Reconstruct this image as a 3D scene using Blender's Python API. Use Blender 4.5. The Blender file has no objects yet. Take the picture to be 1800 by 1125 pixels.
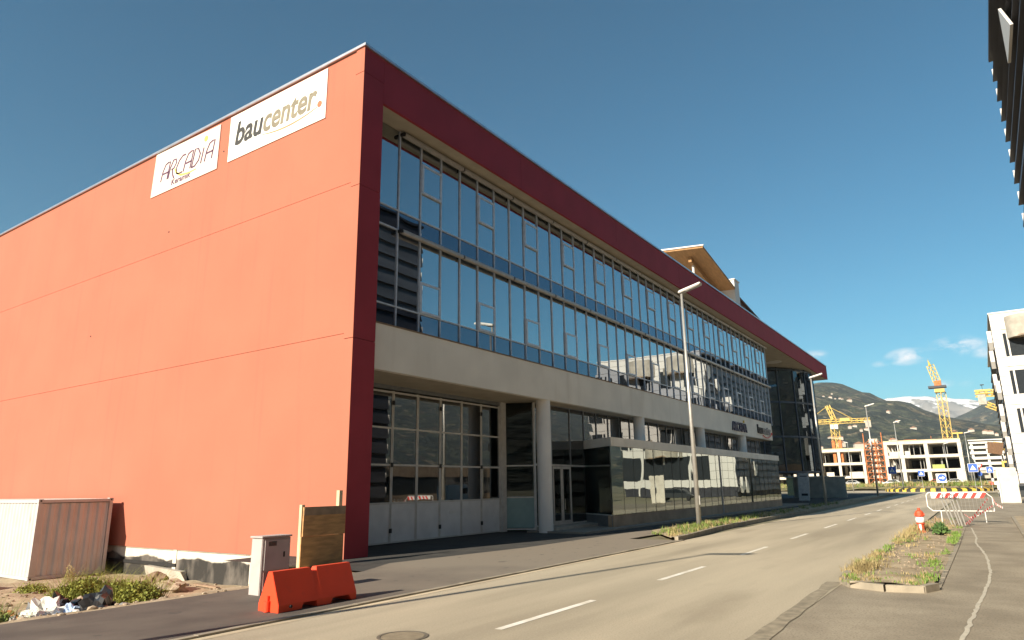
import bpy, bmesh, math, random
from mathutils import Vector, noise
random.seed(7)
R = math.radians
S = bpy.context.scene
COL = S.collection

# ------------------------------------------------------------------ camera
yaw, pitch, roll = 5.96678772e-01, 2.41620239e-01, -1.52520869e-02
Fw = Vector((math.cos(pitch)*math.cos(yaw), math.cos(pitch)*math.sin(yaw), math.sin(pitch)))
Rt = Fw.cross(Vector((0, 0, 1))).normalized()
Up = Rt.cross(Fw)
c_, s_ = math.cos(roll), math.sin(roll)
Rt, Up = Rt*c_ + Up*s_, -Rt*s_ + Up*c_
cam = bpy.data.cameras.new('camera')
cam.sensor_width = 36.0
cam.lens = 1190.84/1800*36
cam.clip_start = 0.1
cam.clip_end = 40000
camo = bpy.data.objects.new('camera', cam)
COL.objects.link(camo)
from mathutils import Matrix
M = Matrix((Rt, Up, -Fw)).transposed().to_4x4()
M.translation = Vector((0, 0, 2.0))
camo.matrix_world = M
S.camera = camo

# ------------------------------------------------------------------ world / sun
SUN_EL, SUN_AZ = 26.0, 10.8
w = bpy.data.worlds.new('World')
S.world = w
w.use_nodes = True
nt = w.node_tree
bg = nt.nodes['Background']
sky = nt.nodes.new('ShaderNodeTexSky')
sky.sky_type = 'NISHITA'
sky.sun_disc = False
sky.sun_elevation = R(SUN_EL)
sky.sun_rotation = R(280.8)
sky.altitude = 250
sky.air_density = 1.0
sky.dust_density = 0.2
sky.ozone_density = 1.3
# small fair-weather clouds low over the mountains, laid out by direction
tc = nt.nodes.new('ShaderNodeTexCoord')
nrm = nt.nodes.new('ShaderNodeVectorMath'); nrm.operation = 'NORMALIZE'
nt.links.new(tc.outputs['Generated'], nrm.inputs[0])
def wmath(op, a, b=None, clamp=False):
    n = nt.nodes.new('ShaderNodeMath'); n.operation = op; n.use_clamp = clamp
    for i, v in enumerate((a, b)):
        if v is None: continue
        if isinstance(v, (int, float)): n.inputs[i].default_value = v
        else: nt.links.new(v, n.inputs[i])
    return n.outputs[0]
no = nt.nodes.new('ShaderNodeTexNoise'); no.inputs['Scale'].default_value = 26; no.inputs['Detail'].default_value = 7
no.inputs['Roughness'].default_value = .62
mp = nt.nodes.new('ShaderNodeMapping'); mp.inputs['Scale'].default_value = (1, 1, 2.2)
nt.links.new(nrm.outputs[0], mp.inputs[0]); nt.links.new(mp.outputs[0], no.inputs['Vector'])
total = None
CL = [((1, .062, .156), .030, .8), ((1, .008, .163), .034, .85), ((1, -.022, .152), .022, .75), ((1, .172, .172), .018, .45), ((1, .095, .150), .012, .35),
      ((1, .03, .118), .016, .4), ((1, .006, .115), .010, .3), ((1, -1.2, .3), .2, .5), ((.6, -1.4, .35), .2, .5)]
for d, rad, st in CL:
    v = Vector(d).normalized()
    sub = nt.nodes.new('ShaderNodeVectorMath'); sub.operation = 'SUBTRACT'
    nt.links.new(nrm.outputs[0], sub.inputs[0]); sub.inputs[1].default_value = v
    sc = nt.nodes.new('ShaderNodeVectorMath'); sc.operation = 'MULTIPLY'
    nt.links.new(sub.outputs[0], sc.inputs[0]); sc.inputs[1].default_value = (1, 1, 2.4)
    ln = nt.nodes.new('ShaderNodeVectorMath'); ln.operation = 'LENGTH'
    nt.links.new(sc.outputs[0], ln.inputs[0])
    f = wmath('SUBTRACT', 1.0, wmath('DIVIDE', ln.outputs['Value'], rad), True)
    f = wmath('MULTIPLY', f, st)
    total = f if total is None else wmath('MAXIMUM', total, f)
fac = wmath('MULTIPLY', total, wmath('MULTIPLY', wmath('SUBTRACT', no.outputs['Fac'], .40), 5.2), True)
fac = wmath('MINIMUM', fac, .75)
mixc = nt.nodes.new('ShaderNodeMix'); mixc.data_type = 'RGBA'
nt.links.new(fac, mixc.inputs['Factor'])
tint = nt.nodes.new('ShaderNodeMix'); tint.data_type = 'RGBA'; tint.blend_type = 'MULTIPLY'; tint.inputs['Factor'].default_value = 1
gmn = nt.nodes.new('ShaderNodeGamma'); gmn.inputs['Gamma'].default_value = 1.12
nt.links.new(sky.outputs[0], gmn.inputs['Color']); nt.links.new(gmn.outputs[0], tint.inputs['A']); tint.inputs['B'].default_value = (.24, .78, .86, 1)
nt.links.new(tint.outputs['Result'], mixc.inputs['A'])
mixc.inputs['B'].default_value = (16, 13.5, 12.5, 1)
nt.links.new(mixc.outputs['Result'], bg.inputs['Color'])
bg.inputs['Strength'].default_value = 0.054

sl = bpy.data.lights.new('sun', 'SUN')
sl.energy = 5.0
sl.angle = R(0.53)
sl.color = (1.0, .89, .72)
so = bpy.data.objects.new('sun', sl)
COL.objects.link(so)
a = R(SUN_AZ)
dirv = Vector((math.cos(R(SUN_EL))*math.cos(a), -math.cos(R(SUN_EL))*math.sin(a), -math.sin(R(SUN_EL))))
so.rotation_euler = dirv.to_track_quat('-Z', 'Y').to_euler()
so.location = (-30, 20, 40)

S.view_settings.view_transform = 'Standard'
S.view_settings.look = 'None'
S.view_settings.exposure = 1.0
S.view_settings.gamma = 1

# ------------------------------------------------------------------ materials
def mat(name, col, rough=.85, var=.12, scale=4, bump=0, bscale=None, metal=0, col2=None, stretch=None, spec=.5, detail=5, lo=.35, hi=.65):
    m = bpy.data.materials.new(name); m.use_nodes = True
    t = m.node_tree; p = t.nodes['Principled BSDF']
    p.inputs['Roughness'].default_value = rough
    p.inputs['Metallic'].default_value = metal
    p.inputs['Specular IOR Level'].default_value = spec
    g = t.nodes.new('ShaderNodeNewGeometry')
    src = g.outputs['Position']
    if stretch:
        mpn = t.nodes.new('ShaderNodeMapping'); mpn.inputs['Scale'].default_value = stretch
        t.links.new(src, mpn.inputs[0]); src = mpn.outputs[0]
    n = t.nodes.new('ShaderNodeTexNoise'); n.inputs['Scale'].default_value = scale; n.inputs['Detail'].default_value = detail
    t.links.new(src, n.inputs['Vector'])
    r = t.nodes.new('ShaderNodeValToRGB')
    r.color_ramp.elements[0].position = lo; r.color_ramp.elements[1].position = hi
    if col2 is None:
        c0 = [c*(1-var) for c in col]; c1 = [min(1, c*(1+var)) for c in col]
    else: c0, c1 = col, col2
    r.color_ramp.elements[0].color = (*c0[:3], 1); r.color_ramp.elements[1].color = (*c1[:3], 1)
    t.links.new(n.outputs['Fac'], r.inputs[0])
    t.links.new(r.outputs[0], p.inputs['Base Color'])
    if bump:
        n2 = t.nodes.new('ShaderNodeTexNoise'); n2.inputs['Scale'].default_value = bscale or scale*6; n2.inputs['Detail'].default_value = 4
        t.links.new(g.outputs['Position'], n2.inputs['Vector'])
        b = t.nodes.new('ShaderNodeBump'); b.inputs['Strength'].default_value = bump; b.inputs['Distance'].default_value = .02
        t.links.new(n2.outputs['Fac'], b.inputs['Height']); t.links.new(b.outputs[0], p.inputs['Normal'])
    return m
def nodes_of(m): return m.node_tree.nodes, m.node_tree.links, m.node_tree.nodes['Principled BSDF']
def layer(m, col, scale, lo, hi, stretch=None, detail=6, amount=1.0, offset=(0, 0, 0), distortion=0):
    """mixes a second noise-shaped colour over a material"""
    N, L, p = nodes_of(m)
    old = p.inputs['Base Color'].links[0].from_socket
    g = N.new('ShaderNodeNewGeometry'); mpn = N.new('ShaderNodeMapping')
    mpn.inputs['Scale'].default_value = stretch or (1, 1, 1); mpn.inputs['Location'].default_value = offset
    L.new(g.outputs['Position'], mpn.inputs[0])
    n = N.new('ShaderNodeTexNoise'); n.inputs['Scale'].default_value = scale; n.inputs['Detail'].default_value = detail
    n.inputs['Distortion'].default_value = distortion
    L.new(mpn.outputs[0], n.inputs['Vector'])
    mr = N.new('ShaderNodeMapRange'); mr.inputs['From Min'].default_value = lo; mr.inputs['From Max'].default_value = hi
    mr.inputs['To Max'].default_value = amount
    L.new(n.outputs['Fac'], mr.inputs[0])
    x = N.new('ShaderNodeMix'); x.data_type = 'RGBA'
    L.new(mr.outputs[0], x.inputs['Factor']); L.new(old, x.inputs['A']); x.inputs['B'].default_value = (*col, 1)
    L.new(x.outputs['Result'], p.inputs['Base Color'])
    return m
def glass(name, tint, base_refl, wave=.0, wscale=.6, rough=.008, refl_col=(.95, .97, 1)):
    m = bpy.data.materials.new(name); m.use_nodes = True
    t = m.node_tree; N, L = t.nodes, t.links
    N.remove(N['Principled BSDF'])
    out = N['Material Output']
    tr = N.new('ShaderNodeBsdfTransparent'); tr.inputs[0].default_value = (*tint, 1)
    gl = N.new('ShaderNodeBsdfGlossy'); gl.inputs['Roughness'].default_value = rough; gl.inputs['Color'].default_value = (*refl_col, 1)
    fr = N.new('ShaderNodeFresnel'); fr.inputs['IOR'].default_value = 1.6
    mr = N.new('ShaderNodeMapRange'); mr.inputs['To Min'].default_value = base_refl; mr.inputs['To Max'].default_value = 1
    L.new(fr.outputs[0], mr.inputs[0])
    mx = N.new('ShaderNodeMixShader')
    L.new(mr.outputs[0], mx.inputs[0]); L.new(tr.outputs[0], mx.inputs[1]); L.new(gl.outputs[0], mx.inputs[2])
    L.new(mx.outputs[0], out.inputs[0])
    if wave:
        g = N.new('ShaderNodeNewGeometry')
        n = N.new('ShaderNodeTexNoise'); n.inputs['Scale'].default_value = wscale; n.inputs['Detail'].default_value = 1
        L.new(g.outputs['Position'], n.inputs['Vector'])
        b = N.new('ShaderNodeBump'); b.inputs['Strength'].default_value = 1; b.inputs['Distance'].default_value = wave
        L.new(n.outputs['Fac'], b.inputs['Height']); L.new(b.outputs[0], gl.inputs['Normal'])
    return m

RED = mat('red_render', (.43, .138, .086), .9, .04, .35, bump=.25, bscale=60)
layer(RED, (.40, .118, .07), 22, .42, .70, (1, 1, 1), amount=.30)
layer(RED, (.35, .10, .07), 1.3, .56, .80, (1, 2.5, .10), amount=.42)
RED_SHADE = mat('red_render_shaded', (.33, .028, .045), .8, .07, .8, bump=.1, bscale=40)  # same red paint as the wall, street-side shade put into the colour
GROOVE = mat('groove_dark', (.20, .05, .04), .9)
TRIM = mat('roof_trim_metal', (.55, .56, .58), .35, .08, 2, metal=.8)
CREAM = mat('cream_render', (.84, .79, .70), .9, .06, .6, bump=.2, bscale=50)
layer(CREAM, (.62, .55, .45), 1.2, .54, .78, (1, 1, .12), amount=.5)
SOFFIT = mat('soffit_board', (.46, .40, .31), .85, .08, 1.5)
ALU = mat('aluminium_frame', (.62, .66, .72), .45, .1, 5, metal=.15)
ALU_D = mat('grey_frame', (.22, .23, .24), .5, .1, 5, metal=.3)
ALU_L = mat('light_frame', (.66, .64, .60), .55, .08, 4)
BLIND = mat('blind_casing', (.44, .41, .38), .42, .08, 3, metal=.25)
G_MAIN = glass('curtain_glass', (.26, .33, .38), .40, wave=.005, wscale=.5, refl_col=(.90, .96, 1))
G_SPAN = glass('spandrel_glass', (.06, .07, .09), .14, wave=.008, wscale=.5, refl_col=(.75, .84, 1))
G_PAV = glass('pavilion_glass', (.52, .62, .59), .28, wave=.004, wscale=.7, refl_col=(.88, .96, .93))
G_GR = glass('ground_glass', (.18, .22, .22), .16, wave=.003, wscale=.8)
G_ROT = glass('rotunda_glass', (.22, .28, .34), .10, wave=.006, refl_col=(.6, .7, .8))
FROST = mat('frosted_glass', (.22, .36, .36), .35, .08, 2)
GARAGE = mat('garage_panel', (.80, .79, .78), .55, .06, 2, bump=.05, bscale=300)
INT_W = mat('interior_wall', (.36, .35, .33), .9, .15, .3)
INT_F = mat('interior_slab', (.30, .28, .26), .9, .15, .5)
BLACK = mat('black_rubber', (.015, .015, .016), .6)
DARK = mat('dark_cladding', (.035, .036, .045), .55, .2, 1.2, metal=.2)
ROTF = mat('rotunda_frame', (.06, .085, .12), .5, .15, 2, metal=.3)
SLAT = mat('black_slat', (.085, .085, .095), .5, .25, .8, metal=.3, stretch=(.2, 1, 1))
WHITEP = mat('white_panel', (.64, .61, .57), .6, .03, .4)
CONC = mat('concrete', (.42, .38, .32), .9, .15, 1.2, bump=.3, bscale=30)
CONC_L = mat('pale_concrete', (.60, .55, .47), .9, .12, 1.5, bump=.3, bscale=20)
BROWNST = mat('brown_plinth', (.34, .24, .16), .7, .18, 1.2, bump=.2, bscale=20)
TAN = mat('tan_plywood', (.36, .20, .085), .8, .15, 1.5, stretch=(1, 4, 1))
layer(TAN, (.26, .14, .06), 1.1, .5, .75, (.6, 2, 1), amount=.7)
STEEL = mat('galvanised_steel', (.50, .49, .46), .42, .08, 6, metal=.55)
LAMPW = mat('lamp_housing', (.66, .64, .60), .5, .05, 5)
ORANGE = mat('orange_plastic', (.80, .065, .018), .48, .06, 2, bump=.05, bscale=90)
layer(ORANGE, (.52, .06, .03), 5, .6, .8, amount=.5)
PLY = mat('plywood_board', (.48, .27, .11), .75, .2, 1.2, stretch=(2, 1, 10), bump=.15, bscale=30)
layer(PLY, (.32, .18, .09), 3.0, .52, .75, (1, 1, 3), amount=.7)
TIMBER = mat('pale_timber', (.58, .46, .30), .8, .12, 3, stretch=(6, 6, 1))
CONTW = mat('container_paint', (.50, .485, .47), .55, .06, 1.5, bump=.08, bscale=20)
layer(CONTW, (.34, .22, .15), 2.6, .66, .8, (1, 1, .4), amount=.6)
CABM = mat('cabinet_plastic', (.44, .40, .385), .6, .06, 3)
YEL = mat('crane_yellow', (.60, .41, .09), .5, .1, 2)
YELP = mat('kerb_yellow', (.72, .52, .08), .6, .12, 2)
BLKP = mat('kerb_black', (.03, .03, .03), .7, .2, 2)
REDP = mat('sign_red', (.72, .03, .02), .45, .05)
WHP = mat('sign_white', (.80, .79, .76), .45, .04)
BLUEP = mat('sign_blue', (.02, .10, .48), .45, .04)
RUST = mat('formwork_orange', (.50, .17, .06), .85, .25, 2)
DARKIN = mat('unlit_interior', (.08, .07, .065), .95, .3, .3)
CARG = mat('car_glass', (.02, .025, .03), .08, .1)
BIN = mat('bin_bag_black', (.02, .02, .022), .3, .3)

# asphalt / soil
ROADM = mat('road_asphalt', (.36, .305, .22), .82, .0, .55, bump=.45, bscale=120, col2=(.50, .425, .31), stretch=(.13, 1.1, 1), detail=8, lo=.38, hi=.62)
layer(ROADM, (.60, .51, .37), .5, .47, .68, (.10, .8, 1), amount=.75, offset=(3, 7, 0))
layer(ROADM, (.30, .245, .17), .7, .60, .74, (.25, .9, 1), amount=.5, offset=(9, 1, 0))
layer(ROADM, (.27, .23, .17), 38, .50, .66, amount=.45)
layer(ROADM, (.68, .60, .46), 26, .60, .72, amount=.35, offset=(5, 5, 5))
GUT = mat('dusty_gutter', (.56, .46, .32), .9, .15, 2, bump=.3, bscale=90, stretch=(.3, 1, 1))
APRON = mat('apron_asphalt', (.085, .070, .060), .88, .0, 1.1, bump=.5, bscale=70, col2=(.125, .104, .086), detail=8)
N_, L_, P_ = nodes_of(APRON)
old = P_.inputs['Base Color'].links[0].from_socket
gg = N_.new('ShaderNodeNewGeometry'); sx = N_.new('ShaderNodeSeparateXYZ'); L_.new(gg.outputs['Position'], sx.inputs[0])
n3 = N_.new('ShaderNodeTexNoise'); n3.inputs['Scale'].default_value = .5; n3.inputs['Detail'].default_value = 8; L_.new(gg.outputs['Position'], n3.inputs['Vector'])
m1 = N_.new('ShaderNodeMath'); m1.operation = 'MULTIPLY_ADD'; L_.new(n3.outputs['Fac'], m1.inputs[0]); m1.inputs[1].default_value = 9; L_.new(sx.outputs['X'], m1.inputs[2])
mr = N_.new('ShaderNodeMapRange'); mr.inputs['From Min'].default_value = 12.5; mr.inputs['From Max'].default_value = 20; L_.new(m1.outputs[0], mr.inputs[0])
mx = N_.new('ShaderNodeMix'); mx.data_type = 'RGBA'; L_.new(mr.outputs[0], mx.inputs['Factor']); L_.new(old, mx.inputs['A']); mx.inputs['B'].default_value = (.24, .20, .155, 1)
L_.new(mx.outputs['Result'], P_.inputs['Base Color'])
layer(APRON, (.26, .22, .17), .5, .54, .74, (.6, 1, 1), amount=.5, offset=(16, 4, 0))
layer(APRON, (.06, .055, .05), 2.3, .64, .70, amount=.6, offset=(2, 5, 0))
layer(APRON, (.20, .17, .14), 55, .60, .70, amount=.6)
LOT = mat('lot_asphalt', (.26, .215, .155), .86, .0, .8, bump=.45, bscale=110, col2=(.38, .32, .235), detail=9)
layer(LOT, (.45, .375, .27), .45, .52, .72, (.4, 1, 1), amount=.6)
layer(LOT, (.13, .11, .085), 34, .50, .66, amount=.55)
PALE = mat('pale_mortar', (.50, .45, .36), .9, .1, 6)
SOIL = mat('dry_soil', (.30, .225, .14), .95, .0, 1.6, bump=.8, bscale=14, col2=(.45, .36, .24), detail=9)
layer(SOIL, (.20, .14, .085), 2.2, .56, .72, amount=.6)
layer(SOIL, (.56, .50, .40), 16, .62, .70, amount=.7)
layer(SOIL, (.16, .17, .06), .9, .60, .72, amount=.5, offset=(4, 4, 4))
STONE = mat('pale_stone', (.36, .28, .20), .9, .2, 4, bump=.5, bscale=20)
GRASS = mat('green_grass', (.105, .16, .03), .8, .3, 3, col2=(.20, .26, .06))
DRYG = mat('dry_grass', (.30, .23, .10), .85, .3, 3, col2=(.42, .33, .16))
LEAF = mat('leaf_green', (.045, .10, .025), .7, .3, 3, col2=(.10, .17, .04))
KERB = mat('kerb_concrete', (.31, .265, .20), .9, .18, 3, bump=.4, bscale=40)

# ------------------------------------------------------------------ mesh helpers
class MB:
    def __init__(s): s.v = []; s.f = []
    def add(s, vs, fs):
        o = len(s.v); s.v += [tuple(v) for v in vs]; s.f += [tuple(i+o for i in f) for f in fs]; return s
    def box(s, x0, x1, y0, y1, z0, z1):
        return s.add([(x0, y0, z0), (x1, y0, z0), (x1, y1, z0), (x0, y1, z0), (x0, y0, z1), (x1, y0, z1), (x1, y1, z1), (x0, y1, z1)],
                     [(0, 3, 2, 1), (4, 5, 6, 7), (0, 1, 5, 4), (1, 2, 6, 5), (2, 3, 7, 6), (3, 0, 4, 7)])
    def hexa(s, p):   # 8 points: bottom four (ccw), top four
        return s.add(p, [(0, 3, 2, 1), (4, 5, 6, 7), (0, 1, 5, 4), (1, 2, 6, 5), (2, 3, 7, 6), (3, 0, 4, 7)])
    def prism(s, poly, axis, a, b):
        """poly of 2D points extruded along axis from a to b"""
        def P(u, v, t): return {'x': (t, u, v), 'y': (u, t, v), 'z': (u, v, t)}[axis]
        n = len(poly)
        return s.add([P(u, v, a) for u, v in poly] + [P(u, v, b) for u, v in poly],
                     [tuple(range(n))[::-1], tuple(range(n, 2*n))] + [(i, (i+1) % n, (i+1) % n+n, i+n) for i in range(n)])
    def quad(s, a, b, c, d): return s.add([a, b, c, d], [(0, 1, 2, 3)])
    def cyl(s, p0, p1, r0, r1=None, n=12, caps=True):
        r1 = r0 if r1 is None else r1
        p0, p1 = Vector(p0), Vector(p1); d = (p1-p0).normalized()
        u = d.orthogonal().normalized(); v = d.cross(u)
        vs = []
        for p, r in ((p0, r0), (p1, r1)):
            for i in range(n):
                t = 2*math.pi*i/n; vs.append(p + (u*math.cos(t)+v*math.sin(t))*r)
        fs = [(i, (i+1) % n, (i+1) % n+n, i+n) for i in range(n)]
        if caps: fs += [tuple(range(n))[::-1], tuple(range(n, 2*n))]
        return s.add(vs, fs)
    def tube(s, pts, r, n=8):
        for i in range(len(pts)-1): s.cyl(pts[i], pts[i+1], r, r, n)
        return s
    def lathe(s, c, prof, n=20):
        """prof: (radius, z) list around the vertical through c"""
        vs = []
        for r, z in prof:
            for i in range(n):
                t = 2*math.pi*i/n; vs.append((c[0]+r*math.cos(t), c[1]+r*math.sin(t), c[2]+z))
        fs = []
        for k in range(len(prof)-1):
            for i in range(n): fs.append((k*n+i, k*n+(i+1) % n, (k+1)*n+(i+1) % n, (k+1)*n+i))
        fs += [tuple(range(n))[::-1], tuple(range((len(prof)-1)*n, len(prof)*n))]
        return s.add(vs, fs)
    def blob(s, c, r, seed=0, rough=.35, sub=2):
        bm = bmesh.new(); bmesh.ops.create_icosphere(bm, subdivisions=sub, radius=1)
        vs = []
        for v in bm.verts:
            k = 1 + rough*noise.noise(v.co*1.7+Vector((seed*3.1, seed*1.7, 0))) + rough*.5*noise.noise(v.co*4.1+Vector((0, seed*2.3, seed)))
            vs.append((c[0]+v.co.x*r[0]*k, c[1]+v.co.y*r[1]*k, c[2]+v.co.z*r[2]*k))
        fs = [tuple(v.index for v in f.verts) for f in bm.faces]; bm.free()
        return s.add(vs, fs)
    def build(s, name, m, parent=None, smooth=False, bevel=0):
        off = Vector((0, 0, 0)); p = parent
        while p is not None: off += p.location; p = p.parent
        me = bpy.data.meshes.new(name)
        me.from_pydata([(v[0]-off.x, v[1]-off.y, v[2]-off.z) for v in s.v], [], s.f)
        if isinstance(m, (list, tuple)):
            for q in m: me.materials.append(q)
        else: me.materials.append(m)
        bm = bmesh.new(); bm.from_mesh(me); bmesh.ops.recalc_face_normals(bm, faces=bm.faces)
        if bevel: bmesh.ops.bevel(bm, geom=[e for e in bm.edges if len(e.link_faces) == 2 and e.calc_face_angle() > .5], offset=bevel, segments=2, affect='EDGES', clamp_overlap=True)
        bm.to_mesh(me); bm.free()
        if smooth:
            for q in me.polygons: q.use_smooth = True
        o = bpy.data.objects.new(name, me); COL.objects.link(o)
        if parent is not None: o.parent = parent
        return o
def thing(name, loc, label, cat, group=None):
    o = bpy.data.objects.new(name, None); COL.objects.link(o); o.location = loc
    o.empty_display_size = .2
    o['label'] = label; o['category'] = cat
    if group: o['group'] = group
    return o
def tag(o, label, cat, group=None):
    o['label'] = label; o['category'] = cat
    if group: o['group'] = group
    return o
def struct(o): o['kind'] = 'structure'; return o
def stuff(o, label=None, cat=None):
    o['kind'] = 'stuff'
    if label: o['label'] = label
    if cat: o['category'] = cat
    return o
def copy_tree(o, parent=None):
    c = o.copy(); COL.objects.link(c)
    if parent is not None: c.parent = parent
    for ch in [q for q in KIDS.get(o.name, [])]: copy_tree(ch, c)
    return c
KIDS = {}
def index_kids():
    KIDS.clear()
    for o in COL.objects:
        if o.parent is not None: KIDS.setdefault(o.parent.name, []).append(o)
def copy_thing(o, loc, rz=0, label=None, scale=None):
    c = copy_tree(o); c.location = loc; c.rotation_euler = (0, 0, rz)
    if label: c['label'] = label
    if scale: c.scale = (scale,)*3
    return c
def text_mesh(txt, size, m, parent, name, origin, xdir, updir, depth=.02, offset=0, shear=0, spacing=1, width=None):
    """origin, xdir, updir in world; returns a mesh object child of parent"""
    cu = bpy.data.curves.new('t', 'FONT'); cu.body = txt; cu.size = size; cu.extrude = depth/2; cu.offset = offset; cu.shear = shear
    cu.space_character = spacing
    to = bpy.data.objects.new('t', cu); COL.objects.link(to)
    bpy.context.view_layer.update()
    me = bpy.data.meshes.new_from_object(to.evaluated_get(bpy.context.evaluated_depsgraph_get()))
    bpy.data.objects.remove(to)
    xs = [v.co.x for v in me.vertices]; x0, x1 = min(xs), max(xs)
    k = (width/(x1-x0)) if width else 1
    xd, ud = Vector(xdir), Vector(updir); nd = xd.cross(ud)
    off = Vector((0, 0, 0)); p = parent
    while p is not None: off += p.location; p = p.parent
    O = Vector(origin) - off
    for v in me.vertices:
        v.co = O + xd*((v.co.x-x0)*k) + ud*v.co.y + nd*v.co.z
    me.materials.clear(); me.materials.append(m)
    o = bpy.data.objects.new(name, me); COL.objects.link(o); o.parent = parent
    return o
def smoothstep(t): t = max(0, min(1, t)); return t*t*(3-2*t)

# ================================================================== GROUND
def grid(x0, x1, y0, y1, nx, ny, h):
    vs = [(x0+(x1-x0)*i/nx, y0+(y1-y0)*j/ny) for j in range(ny+1) for i in range(nx+1)]
    vs = [(x, y, h(x, y)) for x, y in vs]
    fs = [(j*(nx+1)+i, j*(nx+1)+i+1, (j+1)*(nx+1)+i+1, (j+1)*(nx+1)+i) for j in range(ny) for i in range(nx)]
    return vs, fs
def road_off(x):      # the street bends very slightly away
    return max(0, x-20)*.017
GROUNDM = mat('valley_ground', (.17, .15, .09), .95, 0, .02, col2=(.30, .26, .16), detail=9)
g = MB()
HX0, HX1, HY0, HY1 = -20, 14.4, 13.1, 62
BX0, BX1, BY0, BY1 = -1400, 12000, -7500, 7500
zg = -.05
for (a0, a1, b0, b1) in ((BX0, HX0, BY0, BY1), (HX1, BX1, BY0, BY1), (HX0, HX1, BY0, HY0), (HX0, HX1, HY1, BY1)):
    g.quad((a0, b0, zg), (a1, b0, zg), (a1, b1, zg), (a0, b1, zg))
struct(g.build('ground', GROUNDM))
def dirt_h(x, y):
    d = smoothstep((y-13.2)/5.0)*1.02
    near = (1-smoothstep((17.2-y)/1.2)*0) if y > 16.4 else smoothstep((13.2-x)/1.6)
    if y <= 17.6:
        near = 1-(1-smoothstep((13.4-x)/1.8))*(1-smoothstep((y-16.0)/1.6))
    e = min(1, (x-HX0)/4, (HY1-y)/6)
    n = .06*noise.noise(Vector((x*.7, y*.7, 0))) + .035*noise.noise(Vector((x*2.3, y*2.3, 3))) + .018*noise.noise(Vector((x*6, y*6, 1)))
    k = smoothstep((y-13.2)/1.0)
    return -.045 - d*near*max(0, e) + (n+.05)*k*(.3+.7*near)
vs, fs = grid(HX0, HX1+.03, HY0, HY1, 170, 240, dirt_h)
struct(MB().add(vs, fs).build('dirt_lot', SOIL, smooth=True))

def strip(name, m, xs, yl, yr, z):
    """ribbon along x between yr(x) and yl(x)"""
    b = MB()
    vs = []
    for x in xs: vs += [(x, yr(x), z), (x, yl(x), z)]
    fs = [(2*i, 2*i+2, 2*i+3, 2*i+1) for i in range(len(xs)-1)]
    return struct(b.add(vs, fs).build(name, m))
XS = [-60, -20, 0, 10, 20, 24.8] + [30+i*5 for i in range(25)]
strip('road', ROADM, XS, lambda x: 9.5+road_off(x)*.9, lambda x: 2.75+road_off(x)*.5, 0.0)
strip('side_lot', LOT, [-30, 16.2, 36, 60, 100], lambda x: 2.75, lambda x: -.72, -.006)
b = MB(); b.quad((48, -3.2, -.012), (110, -3.2, -.012), (110, -.7, -.012), (48, -.7, -.012)); struct(b.build('side_lane', LOT))
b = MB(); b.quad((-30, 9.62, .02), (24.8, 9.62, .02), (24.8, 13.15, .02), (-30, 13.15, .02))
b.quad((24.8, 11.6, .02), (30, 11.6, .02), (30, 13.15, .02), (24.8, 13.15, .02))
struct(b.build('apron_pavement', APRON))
SHADOW_ASPH = mat('shadow_dark_asphalt', (.035, .033, .032), .9, .0, 1.5, bump=.5, bscale=70, col2=(.06, .056, .05), detail=8)  # asphalt colour darkened to deepen the building's shadow on the ground
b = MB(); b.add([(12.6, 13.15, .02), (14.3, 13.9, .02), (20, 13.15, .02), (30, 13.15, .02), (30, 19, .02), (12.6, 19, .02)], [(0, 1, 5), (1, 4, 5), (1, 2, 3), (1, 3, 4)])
struct(b.build('forecourt', SHADOW_ASPH))
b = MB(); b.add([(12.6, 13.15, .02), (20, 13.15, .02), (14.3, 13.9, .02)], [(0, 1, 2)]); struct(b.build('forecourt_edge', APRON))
# roundabout asphalt beyond the street
b = MB(); n = 40
b.add([(160+26*math.cos(2*math.pi*i/n), 10+24*math.sin(2*math.pi*i/n), -.01) for i in range(n)], [tuple(range(n))])
struct(b.build('roundabout_road', ROADM))
# kerb lip along the apron, with broken bits
b = MB(); x = -30
while x < 24.7:
    L_ = 1.0
    b.box(x+.006, x+L_-.006, 9.5, 9.62, -.04, .034+random.uniform(-.005, .005)); x += L_
struct(b.build('kerb', KERB))
b = MB(); b.quad((-30, 9.30, .004), (24.8, 9.34, .004), (24.8, 9.5, .004), (-30, 9.5, .004)); struct(b.build('gutter', GUT))
# planting strip with raised kerb
def ky(x): return 9.55+road_off(x)*1.35+ (.45*smoothstep((x-24.8)/8))
vs = []; xs = [24.8+i*1.0 for i in range(95)]
b = MB()
for i in range(len(xs)-1):
    x0, x1 = xs[i]+.008, xs[i+1]-.008
    b.hexa([(x0, ky(x0), -.04), (x1, ky(x1), -.04), (x1, ky(x1)+.14, -.04), (x0, ky(x0)+.14, -.04),
            (x0, ky(x0), .15), (x1, ky(x1), .15), (x1, ky(x1)+.14, .15), (x0, ky(x0)+.14, .15)])
struct(b.build('planting_kerb', KERB))
def pl_h(x, y): return .135 + .03*noise.noise(Vector((x*1.1, y*1.1, 5)))
b = MB(); vv = []; ff = []
NX = 190
for i in range(NX+1):
    x = 24.8+94*i/NX
    for j in range(7):
        y = ky(x)+.14 + (12.2+road_off(x)*1.0-ky(x)-.14)*j/6*min(1, (x-24.6)/4)
        vv.append((x, y, pl_h(x, y) if 0 < j < 6 else .10))
for i in range(NX):
    for j in range(6): ff.append((i*7+j, (i+1)*7+j, (i+1)*7+j+1, i*7+j+1))
struct(b.add(vv, ff).build('planting_strip', SOIL, smooth=True))
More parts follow.
